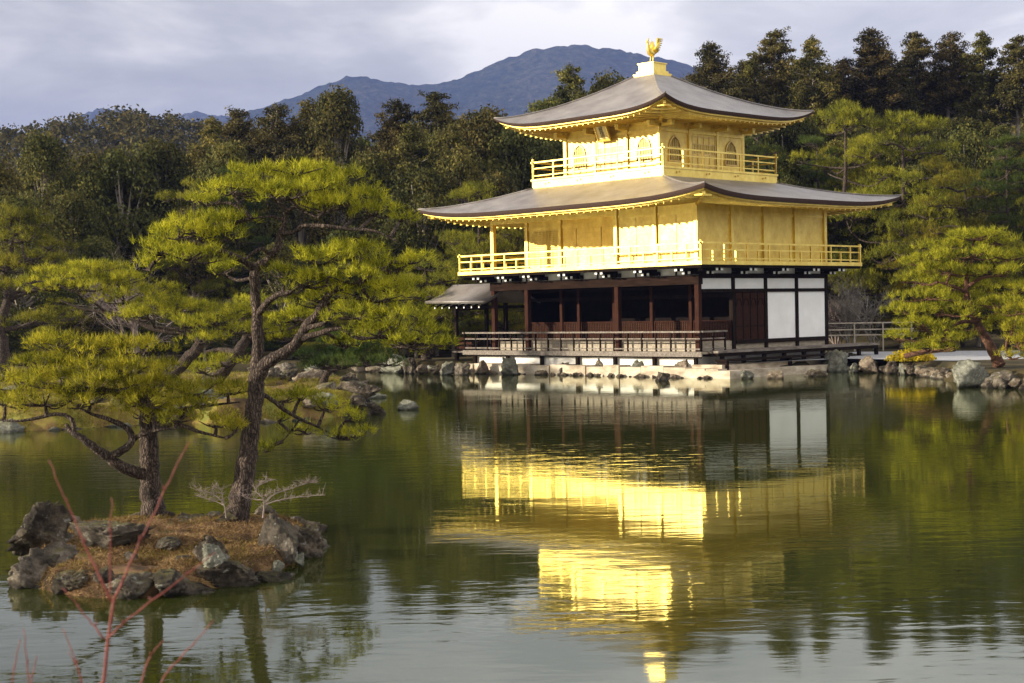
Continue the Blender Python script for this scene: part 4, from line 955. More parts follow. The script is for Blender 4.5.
# ------------------------------------------------------------------ foreground pines
T2 = pine('slender dark-trunked pine on the near island with wide yellow-green cushions', 18.6, tuple(at(232, 529, 18.6)),
  [(231, 536, 0, .20), (234, 522, 0, .155), (241, 497, 0, .135), (248, 455, 0, .115), (253, 415, 0, .105), (256, 385, 0, .10), (258, 350, 0, .072), (257, 310, 0, .066), (255, 272, 0, .062), (266, 262, 0, .055), (277, 249, -.05, .046), (280, 236, 0, .042), (284, 226, 0, .034), (286, 213, 0, .03), (296, 205, 0, .022), (298, 195, 0, .014)],
  [[(280, 235, 0, .03), (296, 231, -.1, .03), (304, 226, -.1, .028), (322, 226, -.2, .024), (350, 229, -.2, .02), (375, 231, -.3, .015), (400, 243, -.3, .008)],
   [(284, 221, 0, .02), (275, 217, -.1, .018), (263, 217, -.15, .014), (252, 219, -.2, .008)],
   [(255, 270, 0, .045), (242, 260, -.15, .04), (228, 254, -.3, .04), (216, 250, -.35, .036), (204, 245, -.4, .028), (188, 243, -.4, .022), (172, 250, -.5, .014), (155, 262, -.5, .008)],
   [(270, 255, 0, .03), (262, 249, -.2, .022), (250, 255, -.3, .02), (243, 262, -.3, .012)],
   [(258, 314, 0, .045), (268, 302, -.2, .04), (280, 294, -.3, .034), (289, 293, -.35, .026), (300, 285, -.3, .012)],
   [(257, 378, 0, .09), (268, 362, -.1, .078), (284, 353, -.15, .068), (298, 341, -.2, .062), (306, 326, -.2, .056), (317, 315, -.25, .052), (325, 300, -.25, .045), (335, 290, -.3, .04), (350, 286, -.3, .034), (364, 280, -.3, .026), (378, 272, -.3, .016), (392, 262, -.2, .008)],
   [(299, 340, -.2, .045), (318, 334, -.3, .036), (340, 328, -.4, .028), (358, 338, -.4, .022), (385, 338, -.4, .016), (408, 346, -.4, .008)],
   [(306, 328, -.2, .035), (322, 324, -.4, .026), (330, 318, -.5, .016), (345, 312, -.5, .008)],
   [(330, 292, -.3, .022), (327, 282, -.4, .016), (333, 270, -.4, .008)],
   [(366, 279, -.3, .02), (376, 268, -.4, .012), (388, 272, -.5, .006)],
   [(254, 392, 0, .04), (268, 397, .1, .028), (283, 409, .2, .024), (300, 419, .3, .02), (318, 427, .4, .015), (338, 437, .5, .008)],
   [(300, 419, .3, .015), (292, 430, .4, .01), (283, 441, .4, .006)],
   [(296, 205, 0, .014), (305, 212, -.1, .014), (318, 218, -.2, .008)]],
  [(262, 180, 44, 12, .1), (232, 190, 40, 13, -.1), (300, 172, 40, 10, .1), (335, 185, 40, 13, .2), (290, 196, 48, 13, -.3), (350, 203, 38, 13, .2), (375, 213, 30, 11, .1), (215, 202, 28, 9, .0), (325, 210, 34, 12, -.2), (398, 221, 16, 6, .1), (310, 185, 34, 10, .5),
   (178, 236, 40, 14, -.4), (205, 226, 34, 12, -.2), (160, 252, 26, 13, -.5), (222, 240, 28, 12, -.3), (190, 258, 38, 12, -.6), (232, 222, 26, 9, 0), (150, 268, 20, 8, -.4), (225, 272, 26, 9, .3),
   (322, 262, 42, 12, -.2), (362, 256, 42, 11, 0), (390, 270, 32, 12, 0), (345, 280, 48, 14, -.3), (306, 284, 34, 12, -.3), (400, 288, 28, 12, -.1), (372, 298, 44, 14, -.3), (326, 302, 34, 11, -.1), (285, 274, 24, 9, -.2), (412, 262, 14, 6, 0), (300, 318, 26, 9, .3),
   (360, 316, 36, 11, -.4), (395, 320, 36, 11, -.4), (425, 332, 22, 8, -.4), (378, 334, 32, 9, -.5), (410, 345, 28, 8, -.5), (440, 345, 12, 5, -.4), (345, 345, 26, 8, .1),
   (300, 398, 22, 7, .3), (325, 408, 24, 8, .4), (345, 420, 20, 6, .5), (305, 432, 18, 6, .5), (340, 438, 24, 6, .5), (278, 420, 14, 6, .4), (268, 450, 10, 6, .4), (362, 434, 12, 5, .5), (282, 400, 14, 6, .2)],
  tuft=.10, nper=13, density=.74)
T1 = pine('stout pine at the left of the near island with a low snaking limb', 18.7, tuple(at(155, 524, 18.7)),
  [(160, 530, 0, .23), (155, 516, 0, .16), (151, 495, 0, .125), (150, 465, 0, .115), (149, 440, 0, .112), (148, 418, 0, .10), (142, 398, -.1, .075), (128, 382, -.1, .055), (112, 368, 0, .035), (95, 358, 0, .02)],
  [[(148, 474, 0, .075), (134, 472, -.15, .072), (118, 465, -.3, .066), (108, 457, -.35, .062), (95, 448, -.45, .05), (82, 438, -.5, .042), (72, 432, -.5, .035), (66, 424, -.5, .02)],
   [(108, 457, -.35, .05), (120, 452, -.4, .046), (131, 443, -.4, .044), (131, 433, -.35, .04), (122, 425, -.35, .035), (108, 419, -.4, .028), (92, 414, -.4, .018), (72, 404, -.4, .01)],
   [(74, 433, -.5, .03), (72, 420, -.5, .026), (58, 414, -.5, .022), (38, 418, -.5, .02), (15, 421, -.5, .015), (-15, 418, -.5, .008)],
   [(131, 442, -.3, .03), (142, 434, -.4, .026), (158, 430, -.5, .02), (178, 428, -.5, .01)],
   [(149, 425, 0, .05), (168, 414, .1, .036), (190, 408, .1, .026), (212, 405, .1, .018), (240, 402, .1, .008)],
   [(150, 430, 0, .04), (175, 424, -.3, .028), (200, 432, -.4, .02), (225, 438, -.4, .01)],
   [(142, 398, -.1, .04), (118, 392, -.4, .03), (85, 388, -.5, .022), (50, 384, -.5, .014), (20, 384, -.5, .008)]],
  [(60, 346, 36, 11, .1), (95, 350, 44, 12, .1), (135, 352, 34, 10, .1), (45, 366, 40, 12, .0), (90, 368, 48, 13, -.1), (135, 372, 40, 12, -.1), (20, 385, 38, 13, -.2), (65, 384, 44, 13, -.4), (110, 388, 44, 12, -.4), (5, 402, 32, 13, -.4), (45, 402, 40, 13, -.5), (90, 402, 38, 11, -.5), (155, 388, 36, 11, -.2), (190, 392, 40, 12, .1), (228, 392, 28, 9, .1), (150, 404, 34, 11, -.5), 
   (185, 408, 34, 10, -.2), (215, 424, 26, 9, -.4), (175, 420, 26, 9, -.5), (235, 430, 18, 7, -.4), (142, 416, 20, 8, -.5), (160, 372, 30, 9, .1)],
  tuft=.10, nper=13, density=.74)
# pines of the far island
g0 = lambda px, Y: tuple(at(px, 0, Y)[:2]) + (.7,)
pine('leaning pine of the far island whose crooked trunk bends back to the left', 44.5, g0(163, 44.5),
  [(158, 388, 0, .24), (166, 379, 0, .19), (178, 369, 0, .17), (190, 356, 0, .16), (199, 346, 0, .15), (198, 338, 0, .14), (186, 332, 0, .13), (168, 330, 0, .11), (150, 327, 0, .08), (130, 318, 0, .06), (105, 312, 0, .05), (80, 308, 0, .035), (60, 300, 0, .02)],
  [[(186, 332, 0, .09), (180, 320, 0, .08), (172, 308, .3, .06), (160, 298, .5, .03)], [(199, 342, 0, .09), (212, 334, .3, .07), (228, 328, .3, .03)], [(105, 312, 0, .04), (90, 300, -.3, .03), (70, 290, -.3, .02), (50, 283, -.3, .01)], [(130, 318, 0, .04), (125, 302, 0, .03), (118, 285, 0, .02)]],
  [(60, 277, 36, 10, 0), (90, 272, 36, 9, .5), (45, 288, 26, 9, 0), (85, 288, 40, 11, -.4), (115, 282, 34, 10, .3), (125, 300, 40, 11, 0), (150, 292, 30, 9, .8), (165, 308, 40, 11, .3), (195, 312, 36, 10, .3), (150, 318, 38, 9, -.6), (215, 322, 30, 9, .2), (185, 326, 34, 9, -.8), (235, 332, 22, 8, .2), (205, 340, 26, 8, -.9), (30, 282, 14, 6, 0), (235, 312, 22, 8, .8)],
  tuft=.17, nper=12, density=.8, m_leaf='needle', wr=.02)
pine('second leaning pine of the far island standing behind the slender near trunk', 46.5, g0(212, 46.5),
  [(206, 392, 0, .26), (214, 382, 0, .21), (224, 370, 0, .2), (236, 354, 0, .18), (246, 340, .3, .14), (250, 325, .5, .1), (262, 312, .5, .06)],
  [[(236, 354, 0, .1), (222, 350, .3, .08), (206, 352, .3, .04)], [(246, 340, .3, .1), (262, 334, .3, .07), (280, 332, .3, .03)]],
  [(262, 306, 30, 9, .6), (240, 318, 28, 9, .8), (280, 322, 28, 9, .4), (222, 364, 26, 8, -.8), (205, 372, 22, 7, -1), (258, 332, 26, 8, 0), (290, 338, 24, 8, .5), (305, 318, 20, 7, .6)],
  tuft=.17, nper=12, density=.8, m_leaf='needle', wr=.02)
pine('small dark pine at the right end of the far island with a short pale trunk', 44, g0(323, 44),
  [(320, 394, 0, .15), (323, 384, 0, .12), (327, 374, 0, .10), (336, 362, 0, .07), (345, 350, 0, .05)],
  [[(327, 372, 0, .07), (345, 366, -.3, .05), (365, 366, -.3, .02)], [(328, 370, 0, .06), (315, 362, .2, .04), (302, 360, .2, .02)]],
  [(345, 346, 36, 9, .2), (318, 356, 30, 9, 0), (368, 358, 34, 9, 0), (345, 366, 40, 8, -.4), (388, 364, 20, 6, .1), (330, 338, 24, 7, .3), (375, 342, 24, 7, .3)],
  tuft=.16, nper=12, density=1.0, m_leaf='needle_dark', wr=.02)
# pines along the far banks; mid-distance
def bank(px, Y): p = at(px, 300, Y); return (p[0], p[1], float(ground_z(p[0], p[1])))
pine('pine at the left edge of the far bank with flat layered cushions', 62, bank(2, 62),
  [(0, 372, 0, .3), (3, 350, 0, .26), (0, 325, 0, .22), (8, 300, 0, .18), (4, 275, 0, .15), (12, 250, 0, .1), (10, 228, 0, .06)],
  [[(8, 300, 0, .12), (28, 292, 0, .09), (52, 288, 0, .04)], [(4, 272, 0, .1), (22, 262, -.5, .07), (40, 258, -.5, .03)], [(3, 330, 0, .12), (30, 325, 0, .08), (55, 322, 0, .03)], [(2, 310, 0, .1), (-20, 300, 0, .05)]],
  [(12, 217, 30, 8, 0), (38, 226, 22, 7, 0), (-15, 225, 30, 8, 0), (22, 240, 36, 9, -.5), (48, 248, 22, 7, 0), (-12, 252, 34, 9, 0), (35, 262, 34, 9, -.5), (5, 270, 32, 8, -1), (55, 285, 30, 8, 0), (20, 290, 34, 9, -1), (-20, 292, 30, 8, 0), (55, 318, 28, 8, 0), (25, 322, 30, 8, -1)],
  tuft=.26, nper=11, density=.7, m_leaf='needle_mid', wr=.03)
pine('broad low pine on the bank directly left of the fishing porch', 72.5, bank(425, 74),
  [(430, 372, 0, .28), (426, 352, 0, .24), (432, 330, 0, .2), (425, 312, 0, .16), (430, 292, 0, .12), (424, 275, 0, .07)],
  [[(427, 345, 0, .12), (400, 338, -1, .08), (375, 340, -1, .03)], [(430, 322, 0, .12), (455, 312, 0, .08), (470, 308, 0, .03)], [(425, 312, 0, .1), (400, 300, 0, .06), (380, 298, 0, .03)]],
  [(425, 268, 26, 7, 0), (445, 280, 24, 7, 0), (400, 282, 26, 7, 0), (452, 298, 24, 6, .5), (425, 296, 28, 8, -1), (392, 304, 30, 8, 0), (448, 318, 20, 6, .5), (420, 318, 30, 8, -1.5), (385, 326, 32, 9, -1), (430, 335, 26, 9, -1.5), (400, 345, 34, 10, -2), (366, 340, 24, 8, -1), (432, 352, 20, 8, -2.0), (378, 356, 22, 7, -2)],
  tuft=.28, nper=11, density=.85, m_leaf='needle_mid', wr=.03)
pine('leaning red-trunked pine on the right shore with stacked yellow-green cushions', 51.5, bank(996, 52),
  [(1000, 366, 0, 0.222), (995, 355, 0, 0.178), (988, 342, 0, 0.155), (980, 328, 0, 0.141), (973, 314, 0, 0.126), (968, 300, 0, 0.104), (966, 285, 0, 0.089), (970, 268, 0, 0.059), (975, 252, 0, 0.037)],
  [[(977, 322, 0, 0.074), (962, 322, -.5, 0.059), (948, 329, -.6, 0.037), (938, 334, -.6, 0.015)], [(967, 292, 0, 0.067), (952, 286, -.4, 0.052), (938, 282, -.4, 0.022)], [(966, 288, 0, 0.067), (982, 278, -.4, 0.052), (1000, 276, -.4, 0.022)], [(970, 268, 0, 0.044), (955, 260, -.3, 0.030), (940, 258, -.3, 0.015)], [(968, 304, 0, 0.059), (950, 306, -.6, 0.037), (930, 310, -.6, 0.015)], [(978, 320, 0, 0.052), (1000, 312, -.3, 0.037), (1020, 308, -.3, 0.015)]],
  [(975, 238, 32, 7, 0), (1000, 243, 26, 6, .3), (945, 248, 28, 6, .2), (968, 256, 36, 7, -.5), (1010, 258, 26, 7, .2), (928, 262, 24, 6, 0), (950, 272, 34, 7, -.5), (995, 274, 34, 7, -.5), (920, 282, 24, 7, 0), (955, 288, 32, 7, .8), (1012, 290, 28, 7, -.3), (925, 298, 30, 7, -.5), (970, 300, 30, 7, .8), (908, 312, 26, 7, -.3), (945, 313, 32, 7, -1), (998, 306, 32, 8, -.8), (925, 328, 32, 8, -1), (905, 338, 22, 7, -.5), (950, 340, 26, 7, -1.1), (1010, 322, 26, 7, -.5), (930, 350, 24, 6, -1.2), (968, 330, 20, 6, 1)],
  tuft=.2, nper=12, density=1.0, m_leaf='needle', m_bark='bark_red', wr=.025)
pine('bright low pine cut by the right edge of the picture', 49.5, bank(1040, 50.5),
  [(1040, 368, 0, .26), (1036, 345, 0, .2), (1042, 320, 0, .14), (1040, 300, 0, .08)],
  [[(1036, 345, 0, .1), (1020, 338, 0, .06), (1008, 336, 0, .03)]],
  [(1040, 292, 28, 8, 0), (1018, 312, 20, 8, 0), (1045, 315, 30, 9, -.5), (1015, 328, 20, 9, -.3), (1040, 335, 30, 9, -.8), (1018, 345, 20, 9, -.6), (1045, 355, 26, 8, -.8), (1012, 358, 12, 5, -.7)],
  tuft=.2, nper=12, density=1.1, m_leaf='needle', m_bark='bark_red', wr=.025)

# little yellow shrub and log on the right shore
def shrub(label, loc, r, matl, n, size, name='shrub', cat='shrub', group=None):
    t = empty(name, loc, 0, label, cat, group); v = unit(rng.normal(0, 1, (n, 3))); v[:, 2] = np.abs(v[:, 2]); P = v * rng.uniform(.5, 1, (n, 1)) * np.array(r)
    st = MB()
    for i in range(7):
        p = P[i * (n // 8)]; st.tube([(0, 0, -.15), p * .5 + [0, 0, .05], p], [.025, .018, .006], 5)
    st.build('stem', M['bark'], t); tri_mesh('foliage', [leaves(P, v, size)], M[matl], t, 4); return t
c = on(882, 352, .75); shrub('small bright yellow shrub on the rocks right of the pavilion', (c[0], c[1] - 4.5, .55), (1.0, .7, .45), 'leaf_yellow', 1500, .05)
lg = MB(); p0, p1 = at(905, 356, 53.2), at(955, 349, 52.0); lg.tube(spline([p0, (p0 + p1) / 2 + [0, 0, .05], p1], 6), np.full(13, .085) * rng.uniform(.9, 1.1, 13), 9)
tag(lg.build('fallen_log', M['bark_red'], None, True), 'brown log lying on the rocks below the leaning red-trunked pine', 'log')

# rail fence behind the yard
def fence():
    t = empty('rail_fence', at(880, 335, 72.5), 0, 'pale wooden rail fence between the pavilion and the right-hand pines', 'fence'); base = np.array(t.location)
    a, b = at(800, 340, 72.5), at(914, 338, 72.5)
    for z in (1.84, 1.53, 1.27):
        m = MB(); m.beam((a[0], a[1], z) - base, (b[0], b[1], z - .02) - base, .05, .06); m.build('rail', M['fence'], t)
    for i in range(4):
        p = a + (b - a) * (i + .9) / 4; MB().box(p[0] - base[0] - .03, p[0] - base[0] + .03, p[1] - base[1] - .11, p[1] - base[1] - .045, .4 - base[2], 1.86 - base[2]).build('fence_post', M['fence'], t)
M['fence'] = simple('pale_weathered_rail', [(.3, (.34, .29, .23)), (.7, (.56, .49, .40))], 4, .8, .3)
fence()

# ------------------------------------------------------------------ bare shrubs and trees
def bare(label, loc, h, wd, n_main, matl, seed, name='bare_tree', cat='bare tree', lvl=4, r0=.05, group=None):
    r = np.random.default_rng(seed); t = empty(name, loc, 0, label, cat, group); tr = MB(); tw = MB()
    def grow(p, d, L, rad, k):
        pts = [p]; dd = d
        for i in range(3):
            dd = unit(dd + r.normal(0, .16, 3) + [0, 0, .05]); pts.append(pts[-1] + dd * L / 3)
        (tr if k >= lvl - 1 else tw).tube(np.array(pts), np.linspace(rad, rad * .6, 4), 5 if k > 1 else 3, False)
        if k > 0:
            for j in range(r.integers(2, 5)):
                f = r.uniform(.35, 1); q = pts[0] + (pts[-1] - pts[0]) * f
                grow(pts[1 + int(f * 2.2)] if f < .95 else pts[-1], unit(dd + r.normal(0, .55, 3) * [wd, wd, .7]), L * r.uniform(.5, .8), rad * .5, k - 1)
    for i in range(n_main):
        grow(r.normal(0, .05, 3) * [1, 1, 0] - [0, 0, .1], unit(np.array([r.normal(0, .35 * wd), r.normal(0, .35 * wd), 1])), h * r.uniform(.38, .5), r0, lvl)
    tr.build('trunk', M[matl], t, True); tw.build('twig_work', M[matl], t, True); return t
def GP(px, Y, name=None): p = at(px, 300, Y); return (p[0], p[1], float(ground_z(p[0], p[1])))
bare('pale many-stemmed bare tree between pavilion and right-hand pines', GP(848, 75.5), 4.3, 1.0, 6, 'bark_pale', 5, lvl=5, r0=.06)
bare('second bare tree, thinner and further right beside the pale many-stemmed one', GP(874, 75), 3.9, 1.2, 5, 'bark_pale', 6, lvl=5, r0=.05)
bare('brownish bare bush behind the rail fence near the pavilion corner', GP(836, 76.5), 3.6, 1.3, 7, 'twig_bare', 9, lvl=5, r0=.04)
bare('pinkish bare tree among the dark evergreens at the left', GP(135, 75), 6.0, 1.1, 9, 'twig_bare', 7, lvl=5, r0=.05)
def sapling(label, base, Y, stems):
    t = empty('bare_sapling', base, 0, label, 'sapling'); o = np.array(base); m = MB()
    for path, r0 in stems:
        P = spline([at(x, y, Y + d) for x, y, d in path], 4); m.tube(P - o, np.linspace(r0 * .75, .002, len(P)), 6, False)
        for i in range(3, len(P)):
            for k in range(3):
                q = P[i] - o; d = unit(np.array([rng.normal(0, 1), rng.normal(0, 1), abs(rng.normal(0, .7))])); L_ = rng.uniform(.05, .16); e = q + d * L_
                m.tube([q, (q + e) / 2 + rng.normal(0, .012, 3), e], [.0028, .002, .001], 4, False)
                m.tube([(q + e) / 2, (q + e) / 2 + unit(d + rng.normal(0, .8, 3)) * L_ * .6], [.0025, .001], 3, False)
    m.build('branch_work', M['twig_bare'], t, True)
sapling('tiny bare sapling beside the boulders at the right of the near island', tuple(at(263, 516, 16.8)), 16.8, [([(263, 518, 0), (264, 505, 0), (262, 496, 0)], .016), ([(264, 503, 0), (275, 494, .1), (290, 489, .2), (305, 484, .2), (316, 481, .2)], .010), ([(264, 505, 0), (280, 500, 0), (300, 497, -.1), (322, 495, -.1)], .009), ([(263, 498, 0), (255, 490, 0), (262, 484, 0), (272, 480, .1)], .008), ([(263, 500, 0), (252, 499, .1), (240, 495, .1)], .007)])
sapling('tiny bare sapling left of the slender trunk on the near island', tuple(at(226, 516, 17.6)), 17.6, [([(226, 518, 0), (224, 505, 0), (216, 496, 0), (204, 491, 0), (196, 490, 0)], .010), ([(224, 505, 0), (212, 500, .1), (200, 497, .1)], .007), ([(222, 503, 0), (222, 492, 0), (215, 486, 0)], .006)])
# bonsai-like spreading limbs of the sapling
# ------------------------------------------------------------------ red twigs on the near bank
def twigs():
    Yn = 3.4; t = empty('red_twig_shrub', (at(100, 683, Yn)[0], Yn, float(ground_z(-.8, Yn))), 0, 'leafless shrub of thin red twigs close by at the lower left', 'shrub'); o = np.array(t.location)
    def tw(path, r0, r1, dY=0.):
        P = spline([at(x, y, Yn + dY) for x, y in path], 6); P = P + rng.normal(0, .0012, P.shape); r0 *= .46; r1 *= .5; m = MB(); m.tube(P - o, np.linspace(r0, r1, len(P)), 7)
        for i in range(3, len(P) - 1, 5): m.tube([P[i] - o, P[i] - o + rng.normal(0, .004, 3) + [0, 0, .008]], [r0 * .9, .001], 5)
        m.build('twig', M['twig_red'], t, True)
    P0 = at(98, 720, Yn); g = np.array([P0[0] - .03, Yn, o[2] - .05])
    m = MB(); m.tube(spline([g - o, (P0 + g) / 2 - o + [.01, 0, 0], P0 - o, at(104, 680, Yn) - o, at(108, 640, Yn) - o, at(114, 598, Yn) - o], 4), np.linspace(.0058, .0032, 21), 8); m.build('stem', M['twig_red'], t, True)
    tw([(112, 602), (92, 560), (70, 510), (49, 460)], .0065, .002); tw([(113, 600), (132, 560), (160, 500), (189, 441)], .0065, .0022)
    tw([(111, 592), (110, 550), (112, 497)], .005, .002, .05); tw([(108, 638), (140, 610), (180, 580), (217, 551)], .005, .0018, -.05); tw([(105, 640), (85, 615), (63, 588)], .005, .0018, .04)
    tw([(128, 740), (145, 668), (163, 640)], .006, .002, .1); tw([(140, 740), (160, 684), (188, 650), (214, 620)], .005, .002, -.1)
    tw([(8, 740), (12, 683), (20, 640)], .005, .002, .2); tw([(30, 740), (29, 683), (24, 628)], .005, .002, .1); tw([(22, 740), (30, 690), (37, 655)], .005, .002, .3); tw([(95, 740), (82, 683), (63, 628)], .005, .002, .2); tw([(92, 740), (80, 675), (68, 652)], .004, .0015, .3)
    for (x, dY) in ((128, .1), (140, -.1), (8, .2), (30, .1), (22, .3), (95, .2), (92, .3)):
        a = at(x, 740, Yn + dY) - o; m = MB(); m.tube([(a[0] * .4, a[1], -.05), ((a[0] * .8), a[1], a[2] * .5), a], [.006, .005, .0037], 7); m.build('twig', M['twig_red'], t, True)
twigs()

# ------------------------------------------------------------------ forest tree prototypes (built at origin, 1 unit = metres)
def proto_broad(h, r, seed, matl, nlump=56, leaf=.085, per=480, low=.18):
    R = np.random.default_rng(seed); t = empty('evergreen_tree', (0, 0, -50), 0, 'x', 'evergreen tree')
    tr = MB(); tr.tube(spline([(0, 0, -.5), (R.normal(0, .15), R.normal(0, .15), h * .35), (R.normal(0, .3), R.normal(0, .3), h * .8)], 5), np.linspace(.035 * h, .01 * h, 11), 8)
    Vs = []
    for i in range(nlump):
        th = R.uniform(0, 2 * math.pi); u = R.uniform(low, 1) ** .8; prof = math.sin(min(1, (1.08 - u) * 1.25) * math.pi / 2) * (.55 + .45 * min(1, (u - low) / .25 + .3))
        rad = r * prof * R.uniform(.45, 1.0) ** .5; c = np.array([math.cos(th) * rad, math.sin(th) * rad, h * u * .93]); s = r * R.uniform(.20, .36)
        v = unit(R.normal(0, 1, (per, 3)) + [0, 0, .35]); P = c + v * R.uniform(.55, 1.05, (per, 1)) * s * [1, 1, .8]
        Vs.append(leaves(P, v, leaf)); tr.tube([(0, 0, c[2] * .62), (c + [0, 0, c[2] * .62]) * .5 + [0, 0, -.1 * h * .2], c], [.012 * h, .008 * h, .003 * h], 4, False)
    a = tr.build('trunk', M['bark_far'], t, True); b = tri_mesh('crown', Vs, M[matl], t, 4); return t, [a, b]
def proto_cedar(h, r, seed, matl, clear=.45, leaf=.10, nb=34):
    R = np.random.default_rng(seed); t = empty('conifer_tree', (0, 0, -50), 0, 'x', 'conifer')
    tr = MB(); tr.tube(spline([(0, 0, -.6), (R.normal(0, .15), R.normal(0, .15), h * .5), (R.normal(0, .2), 0, h * .97)], 6), np.linspace(.016 * h, .002 * h, 13), 8); Vs = []
    for i in range(nb):
        f_ = (i + .5) / nb; u = clear + (.985 - clear) * f_; env = r * ((1 - f_ ** 1.9) ** .75 + .05) * (.55 + .45 * min(1, f_ * 5)) * R.uniform(.75, 1.1)
        for j in range(3 if f_ < .9 else 2):
            th = R.uniform(0, 2 * math.pi); L_ = env * R.uniform(.45, 1.08); e = np.array([math.cos(th) * L_, math.sin(th) * L_, h * u + R.uniform(-.15, .35)]); p0 = np.array([0, 0, h * u - L_ * .25])
            tr.tube([p0, (p0 + e) / 2 - [0, 0, .08], e], [.004 * h, .0025 * h, .0008 * h], 4, False)
            nq = int(3 + 3.2 * L_)
            for q in range(nq):
                g = (q + 1) / nq; c = p0 + (e - p0) * (.3 + .7 * g) + R.normal(0, 1, 3) * [.16, .16, .12] * r * .5; s_ = r * R.uniform(.075, .15); n = 34
                v = unit(R.normal(0, 1, (n, 3)) + [0, 0, .25]); Vs.append(leaves(c + v * R.uniform(.2, 1.15, (n, 1)) * s_ * [1.15, 1.15, .7], v, leaf, .45))
    for j in range(12):
        u = R.uniform(.25, clear); th = R.uniform(0, 6.28); tr.tube([(0, 0, h * u), (math.cos(th) * r * .4, math.sin(th) * r * .4, h * u + .5)], [.003 * h, .001 * h], 3, False)
    a = tr.build('trunk', M['bark_far'], t, True); b = tri_mesh('crown', Vs, M[matl], t, 4); return t, [a, b]
def proto_pine(h, r, seed, matl, layers=9, tuft=.2):
    global W_N
    R = np.random.default_rng(seed); t = empty('pine_tree', (0, 0, -50), 0, 'x', 'pine tree')
    tr = MB(); lean = R.normal(0, .08 * h, 2); path = [(0, 0, -.5), (lean[0] * .2, lean[1] * .2, h * .3), (lean[0] * .9, lean[1] * .9, h * .6), (lean[0], lean[1], h * .93)]
    S = spline(path, 6); tr.tube(S, np.linspace(.024 * h, .006 * h, len(S)), 8); pads = []
    for i in range(layers * 7 + 2):
        u = 1 - .84 * R.uniform(0, 1) ** .8 if i else .98; rr = r * math.sqrt(max(.04, 1 - ((u - .30) / .74) ** 2)); th = R.uniform(0, 6.28); q = rr * (R.uniform(.1, 1) ** .6 * .9 if i else 0); o = S[min(len(S) - 1, int(u * len(S)))]
        pr = r * R.uniform(.17, .34) * (.6 + .4 * rr / r) + .15
        pads.append((np.array([o[0] + math.cos(th) * q, o[1] + math.sin(th) * q, h * (u - .06 * q / r + R.normal(0, .01))]), pr, pr * R.uniform(.8, 1.1), pr * .26 + .06))
    tw = MB(); W_N = 1.25; Vs = pine_crown(pads, tuft, 8, .75, S, tr, .02); W_N = 1.
    a = tr.build('trunk', M['bark'], t, True); b = tri_mesh('crown', Vs, M[matl], t); return t, [a, b]

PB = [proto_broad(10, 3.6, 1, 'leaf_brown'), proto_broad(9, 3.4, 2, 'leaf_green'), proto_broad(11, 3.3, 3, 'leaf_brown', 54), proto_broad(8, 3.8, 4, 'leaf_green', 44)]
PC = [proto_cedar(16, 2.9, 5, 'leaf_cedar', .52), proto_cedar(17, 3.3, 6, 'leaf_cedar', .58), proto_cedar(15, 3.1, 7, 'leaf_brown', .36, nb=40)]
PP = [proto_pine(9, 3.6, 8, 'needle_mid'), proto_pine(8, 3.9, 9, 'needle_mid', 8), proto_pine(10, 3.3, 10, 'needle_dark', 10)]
PH = {'b': [10, 9, 11, 8], 'c': [16, 17, 15], 'p': [9, 8, 10]}; PR = {'b': [3.9, 3.7, 3.6, 4.1], 'c': [3.2, 3.6, 3.4], 'p': [3.8, 4.1, 3.5]}
PS = {'b': PB, 'c': PC, 'p': PP}
used = set()
def plant(kind, v, px, top, Y, wpx, label, group=None, zb=None):
    p = at(px, top, Y); z = float(ground_z(p[0], p[1])) if zb is None else zb
    hh = (p[2] - z) / PH[kind][v]; ww = max(wpx * Y / F / 2 / PR[kind][v], (.95 if kind == 'c' else .75) * hh)
    o, ch = PS[kind][v]; rz = rng.uniform(0, 6.28)
    if (kind, v) not in used:
        used.add((kind, v)); o.location = (p[0], p[1], z); o.scale = (ww, ww, hh); o.rotation_euler = (0, 0, rz); o['label'] = label
        if group: o['group'] = group
    else: copy_tree(o, ch, (p[0], p[1], z), rz, (ww, ww, hh), label, group)
